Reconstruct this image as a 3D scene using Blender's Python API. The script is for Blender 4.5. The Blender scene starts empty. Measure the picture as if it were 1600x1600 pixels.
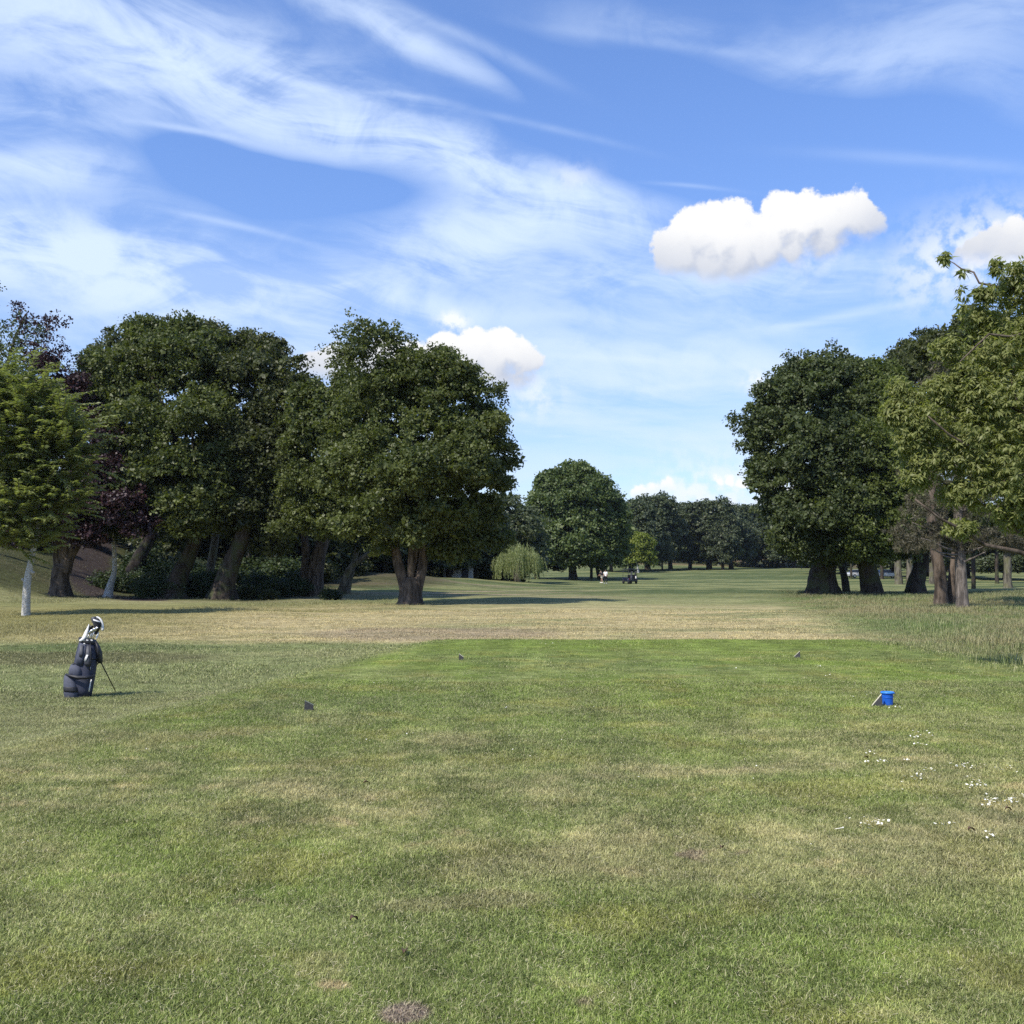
import bpy, bmesh, math, random
import numpy as np
from mathutils import Vector, Matrix
R = math.radians
rng = np.random.default_rng(7)
random.seed(7)
scene = bpy.context.scene
col = scene.collection

# ------------------------------------------------------------------ camera
EYE = 1.6
HAZE = 0.00008
PITCH = math.atan(93 / 1600)
cam_data = bpy.data.cameras.new("camera")
cam = bpy.data.objects.new("camera", cam_data)
col.objects.link(cam)
cam.location = (0, 0, EYE)
cam.rotation_euler = (math.pi / 2 + PITCH, 0, 0)
cam_data.sensor_width = 36
cam_data.lens = 36.0
cam_data.clip_start = 0.1
cam_data.clip_end = 12000
scene.camera = cam

# ------------------------------------------------------------------ sun
SUN_EL, SUN_AZ = R(49), math.atan2(-0.72, -0.69)      # azimuth measured from +Y towards +X
sun_vec = Vector((math.sin(SUN_AZ) * math.cos(SUN_EL), math.cos(SUN_AZ) * math.cos(SUN_EL), math.sin(SUN_EL)))
sd = bpy.data.lights.new("sun", 'SUN')
sd.energy = 3.7
sd.angle = R(1.2)
sd.color = (1.0, 0.93, 0.82)
so = bpy.data.objects.new("sun", sd)
col.objects.link(so)
so.location = (-30, -20, 60)
so.rotation_euler = (-sun_vec).to_track_quat('-Z', 'Y').to_euler()

scene.view_settings.view_transform = 'Standard'
scene.view_settings.look = 'None'
scene.view_settings.gamma = 1
scene.view_settings.use_curve_mapping = False
scene.view_settings.exposure = 0.72
cy = scene.cycles
cy.max_bounces = 5
cy.diffuse_bounces = 2
cy.glossy_bounces = 2
cy.transmission_bounces = 3
cy.transparent_max_bounces = 6
cy.volume_bounces = 0
cy.volume_step_rate = 4
cy.caustics_reflective = False
cy.caustics_refractive = False
try:
    cy.use_denoising = False
except Exception:
    pass


# ------------------------------------------------------------------ node helper
class NT:
    def __init__(s, tree):
        s.t = tree

    def n(s, typ, **kw):
        nd = s.t.nodes.new(typ)
        for k, v in kw.items():
            setattr(nd, k, v)
        return nd

    def put(s, sock, v):
        if isinstance(v, bpy.types.NodeSocket):
            s.t.links.new(v, sock)
        elif v is not None:
            sock.default_value = v

    def m(s, op, a, b=None, c=None, clamp=False):
        nd = s.n('ShaderNodeMath', operation=op, use_clamp=clamp)
        s.put(nd.inputs[0], a)
        if b is not None: s.put(nd.inputs[1], b)
        if c is not None: s.put(nd.inputs[2], c)
        return nd.outputs[0]

    def add(s, a, b): return s.m('ADD', a, b)
    def sub(s, a, b): return s.m('SUBTRACT', a, b)
    def mul(s, a, b): return s.m('MULTIPLY', a, b)
    def mx(s, a, b): return s.m('MAXIMUM', a, b)

    def xyz(s, v):
        nd = s.n('ShaderNodeSeparateXYZ')
        s.put(nd.inputs[0], v)
        return nd.outputs[0], nd.outputs[1], nd.outputs[2]

    def vec(s, x, y, z=0.0):
        nd = s.n('ShaderNodeCombineXYZ')
        s.put(nd.inputs[0], x); s.put(nd.inputs[1], y); s.put(nd.inputs[2], z)
        return nd.outputs[0]

    def noise(s, v, scale, detail=3, rough=0.5, dist=0.0, colour=False):
        nd = s.n('ShaderNodeTexNoise')
        if v is not None: s.put(nd.inputs['Vector'], v)
        nd.inputs['Scale'].default_value = scale
        nd.inputs['Detail'].default_value = detail
        nd.inputs['Roughness'].default_value = rough
        nd.inputs['Distortion'].default_value = dist
        return nd.outputs['Color'] if colour else nd.outputs[0]

    def ss(s, v, lo, hi, a=0.0, b=1.0):
        nd = s.n('ShaderNodeMapRange', interpolation_type='SMOOTHSTEP')
        s.put(nd.inputs[0], v)
        nd.inputs[1].default_value = lo; nd.inputs[2].default_value = hi
        nd.inputs[3].default_value = a; nd.inputs[4].default_value = b
        return nd.outputs[0]

    def mix(s, f, a, b, mode='MIX'):
        nd = s.n('ShaderNodeMix', data_type='RGBA', blend_type=mode)
        s.put(nd.inputs[0], f)
        for i, v in ((6, a), (7, b)):
            if isinstance(v, (tuple, list)):
                v = tuple(v) + ((1,) if len(v) == 3 else ())
            s.put(nd.inputs[i], v)
        return nd.outputs[2]


def px_dir(px, py):
    """unit direction in the world of a point of the 1600 px photograph"""
    x, z, y = (px - 800) / 1600, (800 - py) / 1600, 1.0
    c, s_ = math.cos(PITCH), math.sin(PITCH)
    return Vector((x, y * c - z * s_, y * s_ + z * c))


def azel(px, py):
    d = px_dir(px, py).normalized()
    return math.atan2(d.x, d.y), math.asin(d.z)


def P(px, py, D):
    d = px_dir(px, py)
    d = d * (D / d.y)
    return Vector((d.x, d.y, EYE + d.z))


# ------------------------------------------------------------------ sky
world = bpy.data.worlds.new("World")
scene.world = world
world.use_nodes = True
wt = world.node_tree
wt.nodes.clear()
W = NT(wt)
STR = 0.105
out = W.n('ShaderNodeOutputWorld')
bg = W.n('ShaderNodeBackground')
bg.inputs['Strength'].default_value = STR
sky = W.n('ShaderNodeTexSky', sky_type='NISHITA')
sky.sun_disc = False
sky.sun_elevation = SUN_EL
sky.sun_rotation = SUN_AZ % (2 * math.pi)
sky.altitude = 50
sky.air_density = 1.0
sky.dust_density = 0.35
sky.ozone_density = 2.6
tc = W.n('ShaderNodeTexCoord')
dirv = tc.outputs['Generated']
dx, dy, dz = W.xyz(dirv)
az = W.m('ARCTAN2', dx, dy)
el = W.m('ARCSINE', dz)
zz = W.add(W.mx(dz, 0.0), 0.10)
plx, ply = W.m('DIVIDE', dx, zz), W.m('DIVIDE', dy, zz)
pl = W.vec(plx, ply, 0.0)

# domain warps
w1 = W.xyz(W.noise(W.vec(az, el, 0.0), 3.0, 3, 0.5, colour=True))
waz = W.add(az, W.mul(W.sub(w1[0], 0.5), 0.20))
wel = W.add(el, W.mul(W.sub(w1[1], 0.5), 0.11))


def stroke(px, py, L, Wd, ang, amp, fine=False):
    a0, e0 = azel(px, py)
    A, E = (az, el) if fine else (waz, wel)
    t = R(-ang)
    ca, sa = math.cos(t), math.sin(t)
    X, Y = W.sub(A, a0), W.sub(E, e0)
    u = W.add(W.mul(X, ca), W.mul(Y, sa))
    v = W.sub(W.mul(Y, ca), W.mul(X, sa))
    u = W.m('DIVIDE', u, L / 1600)
    v = W.m('DIVIDE', v, Wd / 1600)
    if fine:   # slight bow
        v = W.add(v, W.mul(W.mul(u, u), 0.5))
    r2 = W.add(W.mul(u, u), W.mul(v, v))
    g = W.m('POWER', 2.718, W.mul(r2, -1.0))
    return W.mul(g, amp)


strokes = [
    (100, 70, 360, 90, 5, .75), (330, 150, 260, 48, 12, .70), (560, 205, 170, 42, 24, .62), (720, 262, 150, 45, 26, .70),
    (880, 325, 170, 48, 14, .78), (740, 380, 170, 42, -6, .80), (980, 360, 110, 34, 10, .45), (620, 430, 150, 30, -14, .45),
    (40, 375, 250, 62, 6, 1.05), (200, 425, 240, 34, 8, .6), (70, 262, 110, 28, -4, .75), (360, 452, 380, 30, 5, .75),
    (330, 490, 200, 22, 4, .5), (620, 470, 220, 20, 0, .45), (640, 60, 240, 26, 20, .40), (560, 30, 200, 18, 14, .35), (20, 185, 130, 16, 2, .45),
    (1390, 150, 230, 60, 14, .26), (1560, 20, 220, 60, 0, .30), (1250, 90, 200, 30, 12, .16), (1000, 30, 150, 24, 8, .16), (1180, 455, 260, 26, 2, .50), (950, 440, 200, 30, 4, .5), (1300, 420, 170, 22, 0, .4),
    (900, 620, 280, 40, -6, .65), (1040, 545, 300, 18, 4, .45), (1100, 690, 380, 40, 2, .60), (560, 560, 760, 44, 0, .55), (1000, 500, 380, 14, 3, .35),
    (390, 285, 170, 38, 6, -.75), (1150, 215, 300, 70, 6, -.5), (880, 110, 200, 40, 10, -.2),
]
tot = None
for s_ in strokes:
    g = stroke(*s_)
    tot = g if tot is None else W.add(tot, g)
# beyond the frame the same veil goes on at random
cov = W.ss(W.noise(pl, 0.55, 3, 0.55, 0.6), 0.45, 0.75)
inframe = W.mul(W.ss(W.m('ABSOLUTE', az), 0.45, 0.70, 1.0, 0.0), W.ss(el, 0.50, 0.70, 1.0, 0.0))
tot = W.add(tot, W.mul(cov, W.sub(0.75, W.mul(inframe, 0.66))))
# fibres: stretched along the drift of the band
ca, sa = math.cos(R(-9)), math.sin(R(-9))
fu = W.add(W.mul(waz, ca), W.mul(wel, sa))
fv = W.sub(W.mul(wel, ca), W.mul(waz, sa))
fib = W.noise(W.vec(W.mul(fu, 2.2), W.mul(fv, 11.0), 0.3), 1.9, 8, 0.60, 0.55)
fib2 = W.noise(W.vec(W.mul(az, 4.0), W.mul(el, 7.0), 1.7), 2.6, 8, 0.62, 0.7)
fibre = W.ss(W.add(W.mul(fib, 0.62), W.mul(fib2, 0.38)), 0.38, 0.64, 0.16, 1.45)
cir = W.mx(W.mul(W.mul(tot, 1.10), fibre), 0.0)
for s_ in [(150, 120, 120, 5, 14, .2), (860, 200, 110, 5, 12, .22), (1080, 290, 60, 3, 8, .16), (1050, 70, 180, 7, 10, .15), (1450, 250, 150, 8, 12, .14), (960, 560, 160, 5, 4, .3), (1100, 600, 120, 5, -3, .25), (480, 133, 130, 7, 9, .42), (300, 203, 70, 4.5, 3, .42), (720, 55, 130, 9, 19, .30), (1340, 488, 120, 7, -7, .42),
           (370, 352, 110, 5, 8, .22), (1240, 508, 90, 4, -2, .2), (640, 150, 60, 4, 4, .2)]:
    cir = W.add(cir, W.mul(stroke(*s_, fine=True), W.ss(fib2, 0.3, 0.6, 0.5, 1.2)))
low = W.noise(W.vec(W.mul(az, 2.5), W.mul(el, 22.0), 4.0), 1.5, 5, 0.55, 0.4)
hz = W.ss(el, 0.0, 0.28, 1.0, 0.0)
cir = W.add(cir, W.mul(hz, W.ss(low, 0.36, 0.66, 0.05, 0.85)))
cir = W.m('MINIMUM', W.m('SUBTRACT', 1.0, W.m('POWER', 2.718, W.mul(cir, -1.15))), 0.88)

# cumulus: clusters of balls (photo px, py, radius, squash)
ball_sets = [
    [(1062, 396, 42), (1090, 372, 40), (1130, 372, 44), (1160, 395, 46), (1110, 408, 46), (1200, 388, 40), (1225, 345, 38), (1262, 345, 42),
     (1245, 378, 36), (1300, 345, 36), (1335, 330, 30), (1350, 350, 28), (1290, 370, 34), (1150, 420, 28)],
    [(700, 560, 40), (735, 552, 36), (775, 558, 38), (812, 568, 30), (770, 590, 42), (720, 590, 46), (815, 597, 22), (600, 570, 40),
     (650, 575, 40), (520, 572, 34), (490, 566, 20)],
    [(1500, 398, 14), (1530, 392, 22), (1565, 384, 26), (1600, 378, 28), (1640, 385, 36), (1700, 392, 40), (1600, 356, 12)],
    [(1025, 764, 12), (1042, 756, 10), (1120, 752, 7), (1145, 750, 10), (1168, 752, 9), (1195, 750, 14), (1010, 775, 12), (1160, 786, 9),
     (1190, 784, 14), (1240, 780, 22)],
]
puffs = [(688, 496, 18, 1.25), (1168, 575, 18, .8), (905, 292, 30, .28), (1290, 395, 40, .35), (1540, 420, 60, .35), (820, 610, 40, .4), (1100, 765, 70, .5), (1040, 775, 30, .5), (1180, 745, 40, .5), (1545, 405, 60, .6)]


BASES = [[(1020, 424), (1150, 440), (1385, 362)], [(470, 588), (680, 606), (850, 606)], [(1480, 405), (1590, 412), (1700, 420)], [(1000, 776), (1120, 766), (1240, 800)]]


def base_fade():
    """1 above the flat cloud bases, falling softly to 0 below; and how far above the base a place is"""
    nb = W.noise(W.vec(W.mul(az, 1.0), W.mul(el, 0.3), 8.0), 26.0, 5, 0.6)
    best, hgt = None, None
    for bi, bs in enumerate(BASES):
        pa = [azel(*p) for p in bs]
        co = np.polyfit([p[0] for p in pa], [p[1] for p in pa], 2)
        lo_, hi_ = pa[0][0] - 0.02, pa[-1][0] + 0.02
        e_ = W.add(W.add(W.mul(W.mul(az, az), float(co[0])), W.mul(az, float(co[1]))), float(co[2]))
        h_ = W.add(W.sub(el, e_), W.mul(W.sub(nb, 0.5), 0.012))
        ok = W.mul(W.m('GREATER_THAN', az, lo_), W.m('LESS_THAN', az, hi_))
        near = W.m('LESS_THAN', W.m('ABSOLUTE', W.sub(h_, 0.02)), 0.075)
        ok = W.mul(ok, near)
        f_ = W.add(W.mul(W.ss(h_, -0.010, 0.012), ok), 0.0)
        g_ = W.mul(W.ss(h_, 0.0 if bi < 3 else -0.03, 0.052 if bi < 3 else 0.008), ok)
        best = f_ if best is None else W.mx(best, f_)
        hgt = g_ if hgt is None else W.mx(hgt, g_)
    return best, hgt


def cumulus(oa, oe, soft):
    """signed cloud density at the direction shifted by (oa, oe)"""
    A0, E0 = W.add(az, oa), W.add(el, oe)
    base = W.vec(A0, E0, 0.0)
    n1 = W.xyz(W.noise(base, 19.0, 9, 0.62, colour=True))
    A = W.add(A0, W.mul(W.sub(n1[0], 0.5), 0.052))
    E = W.add(E0, W.mul(W.sub(n1[1], 0.5), 0.044))
    res = None
    for bs in ball_sets:
        for (bx, by, br) in bs:
            a0, e0 = azel(bx, by)
            r = br * 1.12 / 1600
            X = W.mul(W.sub(A, a0), 1 / r)
            Y = W.mul(W.sub(E, e0), 1 / r)
            d = W.sub(1.0, W.m('SQRT', W.add(W.mul(X, X), W.mul(Y, Y))))
            d = W.mul(d, r * 22)
            res = d if res is None else W.m('SMOOTH_MAX', res, d, 0.12)
    return res


if True:
    d0 = cumulus(0.0, 0.0, 0)
    d1 = cumulus(-0.008, 0.018, 0)
    billow = W.noise(W.vec(az, el, 2.0), 60.0, 6, 0.55)
    cmask = W.ss(W.add(d0, W.mul(W.sub(billow, 0.5), 0.22)), -0.06, 0.13)
    soft = W.ss(W.sub(d1, d0), 0.02, 0.22)
    dn = W.add(d0, W.mul(W.sub(billow, 0.5), 0.22))
    cmask = W.add(W.mul(W.ss(dn, -0.03, 0.07), W.sub(1.0, soft)), W.mul(W.ss(dn, -0.05, 0.42), soft))
    lit = W.ss(W.sub(d0, d1), -0.30, 0.14)              # 1 where the cloud thins towards the sun
    lit = W.m('MULTIPLY_ADD', W.sub(billow, 0.5), 0.55, lit, clamp=True)
    bf, bh = base_fade()
    cmask = W.mul(cmask, bf)
    lit = W.mul(lit, W.m('MULTIPLY_ADD', bh, 0.75, 0.25))
    ccol = W.mix(lit, (3.3, 3.6, 4.3), (6.15, 6.1, 6.0))
    cool = W.ss(el, 0.02, 0.2, 0.35, 0.0)
cirr_col = W.mix(W.ss(el, 0.02, 0.42), (4.5, 5.3, 6.2), (4.7, 5.6, 7.0))
hsv = W.n('ShaderNodeHueSaturation')
hsv.inputs['Saturation'].default_value = 1.0
hsv.inputs['Value'].default_value = 1.0
W.put(hsv.inputs['Color'], sky.outputs[0])
tinted = W.mix(1.0, hsv.outputs[0], W.mix(W.ss(el, 0.0, 0.5), (0.80, 0.84, 1.04), (0.90, 1.05, 1.36)), 'MULTIPLY')
c = W.mix(cir, tinted, cirr_col)
for (bx, by, br, am) in puffs:
    c = W.mix(W.mul(stroke(bx, by, br * 1.3, br * 0.8, 0, am * 1.5), W.ss(billow, 0.35, 0.6)), c, (5.6, 5.9, 6.5))
c = W.mix(W.mul(cmask, 0.97), c, ccol)
# the ground half of the world: dull green-grey, as the land goes on
c = W.mix(W.ss(dz, -0.02, 0.0), (0.9, 1.1, 0.6), c)
W.put(bg.inputs['Color'], c)
wt.links.new(bg.outputs[0], out.inputs['Surface'])
world.cycles.sampling_method = 'MANUAL'
world.cycles.sample_map_resolution = 512


# ------------------------------------------------------------------ helpers: objects and tags
def tag(o, label=None, cat=None, group=None, kind=None):
    if label: o['label'] = label
    if cat: o['category'] = cat
    if group: o['group'] = group
    if kind: o['kind'] = kind
    return o


def empty(name, loc, label, cat, group=None, rz=0.0):
    o = bpy.data.objects.new(name, None)
    col.objects.link(o)
    o.empty_display_size = 0.3
    o.location = loc
    o.rotation_euler = (0, 0, rz)
    return tag(o, label, cat, group)


def link(name, me, mat, parent=None, smooth=True, local=False):
    """mesh -> object; parent given: the mesh coordinates are world unless local"""
    o = bpy.data.objects.new(name, me)
    col.objects.link(o)
    if mat is not None and not me.materials:
        me.materials.append(mat)
    if smooth and len(me.polygons):
        me.polygons.foreach_set('use_smooth', [True] * len(me.polygons))
    if parent is not None:
        o.parent = parent
    return o


def mesh_np(name, verts, faces, attrs=None):
    """fast mesh from numpy; faces: (N,3) or (N,4) array"""
    me = bpy.data.meshes.new(name)
    verts = np.asarray(verts, dtype=np.float32)
    faces = np.asarray(faces, dtype=np.int32)
    k = faces.shape[1]
    me.vertices.add(len(verts))
    me.vertices.foreach_set('co', verts.ravel())
    me.loops.add(faces.size)
    me.loops.foreach_set('vertex_index', faces.ravel())
    me.polygons.add(len(faces))
    me.polygons.foreach_set('loop_start', np.arange(0, faces.size, k, dtype=np.int32))
    me.polygons.foreach_set('loop_total', np.full(len(faces), k, dtype=np.int32))
    if attrs:
        for an, av in attrs.items():
            a = me.attributes.new(an, 'FLOAT', 'POINT')
            a.data.foreach_set('value', np.asarray(av, dtype=np.float32))
    me.update()
    return me


class MB:
    """plain mesh builder"""
    def __init__(s):
        s.v, s.f = [], []

    def quadring(s, a, b):
        n = len(a)
        for i in range(n):
            j = (i + 1) % n
            s.f.append((a[i], a[j], b[j], b[i]))

    def loft(s, rings, cap=True):
        idx = []
        for r in rings:
            k = len(s.v)
            s.v += [tuple(p) for p in r]
            idx.append(list(range(k, k + len(r))))
        for a, b in zip(idx, idx[1:]):
            s.quadring(a, b)
        if cap:
            s.f.append(tuple(reversed(idx[0])))
            s.f.append(tuple(idx[-1]))
        return s

    def tube(s, pts, rad, seg=8, cap=True):
        pts = [Vector(p) for p in pts]
        if not isinstance(rad, (list, tuple)): rad = [rad] * len(pts)
        rings = []
        up = Vector((0.31, 0.17, 0.93))
        for i, p in enumerate(pts):
            d = (pts[min(i + 1, len(pts) - 1)] - pts[max(i - 1, 0)]).normalized()
            a = d.cross(up)
            if a.length < 0.05: a = d.cross(Vector((1, 0, 0)))
            a.normalize()
            b = d.cross(a)
            rings.append([p + (a * math.cos(2 * math.pi * k / seg) + b * math.sin(2 * math.pi * k / seg)) * rad[i] for k in range(seg)])
        return s.loft(rings, cap)

    def box(s, c, d, M=None):
        k = len(s.v)
        for x in (-1, 1):
            for y in (-1, 1):
                for z in (-1, 1):
                    p = Vector((c[0] + x * d[0] / 2, c[1] + y * d[1] / 2, c[2] + z * d[2] / 2))
                    s.v.append(tuple(M @ p if M else p))
        for q in ((0, 1, 3, 2), (4, 6, 7, 5), (0, 4, 5, 1), (2, 3, 7, 6), (0, 2, 6, 4), (1, 5, 7, 3)):
            s.f.append(tuple(k + i for i in q))
        return s

    def build(s, name, mat, parent=None, smooth=False, bevel=0.0, M=None, sub=0):
        me = bpy.data.meshes.new(name)
        v = [tuple(M @ Vector(p)) for p in s.v] if M else s.v
        me.from_pydata(v, [], s.f)
        me.update()
        bm = bmesh.new(); bm.from_mesh(me)
        bmesh.ops.recalc_face_normals(bm, faces=bm.faces)
        if bevel:
            bmesh.ops.bevel(bm, geom=list(bm.edges), offset=bevel, segments=2, profile=0.7, affect='EDGES', clamp_overlap=True)
        bm.to_mesh(me); bm.free()
        o = link(name, me, mat, parent, smooth)
        if sub:
            md = o.modifiers.new('sub', 'SUBSURF'); md.levels = sub; md.render_levels = sub
        return o


# ------------------------------------------------------------------ terrain
def sstep(a, b, v):
    t = np.clip((v - a) / (b - a), 0, 1)
    return t * t * (3 - 2 * t)


def terrain(x, y):
    x = np.asarray(x, dtype=float); y = np.asarray(y, dtype=float)
    z = 2.5 * sstep(130, 300, y) + 3.2 * sstep(300, 345, y)                       # far fairway climbs, bank under the far wood
    # the tee is a low platform
    left = -1.7 - (24.4 - y) * 0.19
    plat = sstep(-0.9, 0.2, x - left) * (1 - sstep(8.2, 10.0, x)) * (1 - sstep(24.2, 25.6, y))
    near = 1 - sstep(60, 90, y)
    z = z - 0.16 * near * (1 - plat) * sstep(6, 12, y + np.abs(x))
    g = lambda cx, cy, rx, ry, h: h * np.exp(-((x - cx) / rx) ** 2 - ((y - cy) / ry) ** 2)
    z = z + g(-13.5, 100, 8.5, 10, 1.5) + g(-6, 112, 8, 8, 0.7)                        # mounds behind the main oak
    z = z + 3.6 * sstep(27, 40, -x - 0.05 * (y - 70)) * sstep(52, 72, y)              # bank at the left
    z = z + 1.2 * sstep(14, 30, -x) * sstep(72, 105, y) * (1 - sstep(170, 260, y))
    z = z + 7.0 * sstep(352, 395, y) + 5.0 * sstep(128, 165, y) * sstep(6, 22, -x) * (1 - sstep(250, 300, y))
    z = z + 1.7 * sstep(270, 320, y) * sstep(-10, 30, -np.abs(x - 30) + 40)
    z = z + 0.10 * np.sin(x * 0.21 + 1.3) * np.sin(y * 0.13) * sstep(24, 60, y)
    z = z + 0.03 * np.sin(x * 0.9 + 0.4 * y) * sstep(26, 40, y) + 0.012 * np.sin(x * 1.3 + 2) * np.sin(y * 0.8) * sstep(4, 10, y)
    return z


def G(px, py):
    """where the pixel's ray meets the ground"""
    d = px_dir(px, py)
    D = np.concatenate([np.arange(3, 60, 0.05), np.arange(60, 420, 0.2)])
    zr = EYE + d.z / d.y * D
    xr = d.x / d.y * D
    hit = np.nonzero(zr <= terrain(xr, D))[0]
    i = hit[0] if len(hit) else len(D) - 1
    return Vector((float(xr[i]), float(D[i]), float(terrain(xr[i], D[i]))))


def T(x, y):
    return float(terrain(x, y))


# ------------------------------------------------------------------ materials
def new_mat(name):
    m = bpy.data.materials.new(name)
    m.use_nodes = True
    t = m.node_tree
    t.nodes.clear()
    return m, NT(t)


def simple(name, colr, rough=0.6, metal=0.0, var=0.0, scale=20, bump=0.0, spec=0.5, coat=0.0):
    m, n = new_mat(name)
    o = n.n('ShaderNodeOutputMaterial')
    b = n.n('ShaderNodeBsdfPrincipled')
    b.inputs['Roughness'].default_value = rough
    b.inputs['Metallic'].default_value = metal
    b.inputs['Specular IOR Level'].default_value = spec
    b.inputs['Coat Weight'].default_value = coat
    tcn = n.n('ShaderNodeTexCoord')
    nz = n.noise(tcn.outputs['Object'], scale, 4, 0.6)
    k = n.ss(nz, 0.3, 0.7, 1 - var, 1 + var)
    c_ = n.mix(1.0, colr, n.vec(k, k, k), 'MULTIPLY')
    n.put(b.inputs['Base Color'], c_)
    if bump:
        bp = n.n('ShaderNodeBump')
        bp.inputs['Distance'].default_value = bump
        n.put(bp.inputs['Height'], n.noise(tcn.outputs['Object'], scale * 3, 3))
        n.put(b.inputs['Normal'], bp.outputs[0])
    n.t.links.new(b.outputs[0], o.inputs[0])
    return m


def leaf_mat(name, dark, light, trans=0.35, rough=0.5, accent=None):
    """leaf colour varies by leaf and by spray (attribute tint)"""
    m, n = new_mat(name)
    o = n.n('ShaderNodeOutputMaterial')
    at = n.n('ShaderNodeAttribute', attribute_name='tint')
    f = at.outputs['Fac']
    c_ = n.mix(f, dark, light)
    if accent:
        c_ = n.mix(n.ss(f, 0.86, 1.0), c_, accent)
    b = n.n('ShaderNodeBsdfPrincipled')
    n.put(b.inputs['Base Color'], c_)
    b.inputs['Roughness'].default_value = rough
    b.inputs['Specular IOR Level'].default_value = 0.35
    tr = n.n('ShaderNodeBsdfTranslucent')
    n.put(tr.inputs['Color'], n.mix(1.0, c_, (1.15, 1.25, 0.55), 'MULTIPLY'))
    mx = n.n('ShaderNodeMixShader')
    mx.inputs[0].default_value = trans
    n.t.links.new(b.outputs[0], mx.inputs[1])
    n.t.links.new(tr.outputs[0], mx.inputs[2])
    n.t.links.new(mx.outputs[0], o.inputs[0])
    return m


def bark_mat(name, c0, c1, scale=6, moss=None, bands=False):
    m, n = new_mat(name)
    o = n.n('ShaderNodeOutputMaterial')
    b = n.n('ShaderNodeBsdfPrincipled')
    b.inputs['Roughness'].default_value = 0.95
    b.inputs['Specular IOR Level'].default_value = 0.15
    geo = n.n('ShaderNodeNewGeometry')
    x, y, z = n.xyz(geo.outputs['Position'])
    v = n.vec(x, y, n.mul(z, 5.0 if bands else 0.22))
    nz = n.noise(v, scale, 5, 0.62, 0.3)
    nz2 = n.noise(geo.outputs['Position'], 1.4, 3)
    c_ = n.mix(n.ss(nz, 0.35, 0.65), c0, c1)
    if moss:
        c_ = n.mix(n.mul(n.ss(nz2, 0.45, 0.65), 0.7), c_, moss)
    n.put(b.inputs['Base Color'], c_)
    bp = n.n('ShaderNodeBump')
    bp.inputs['Distance'].default_value = 0.06
    bp.inputs['Strength'].default_value = 0.9
    n.put(bp.inputs['Height'], nz)
    n.put(b.inputs['Normal'], bp.outputs[0])
    n.t.links.new(b.outputs[0], o.inputs[0])
    return m


PATH = [(G(228, 938).x, G(228, 938).y), (-27.5, 69), (-31.5, 76), (-36, 88), (-40, 100)]


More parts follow.
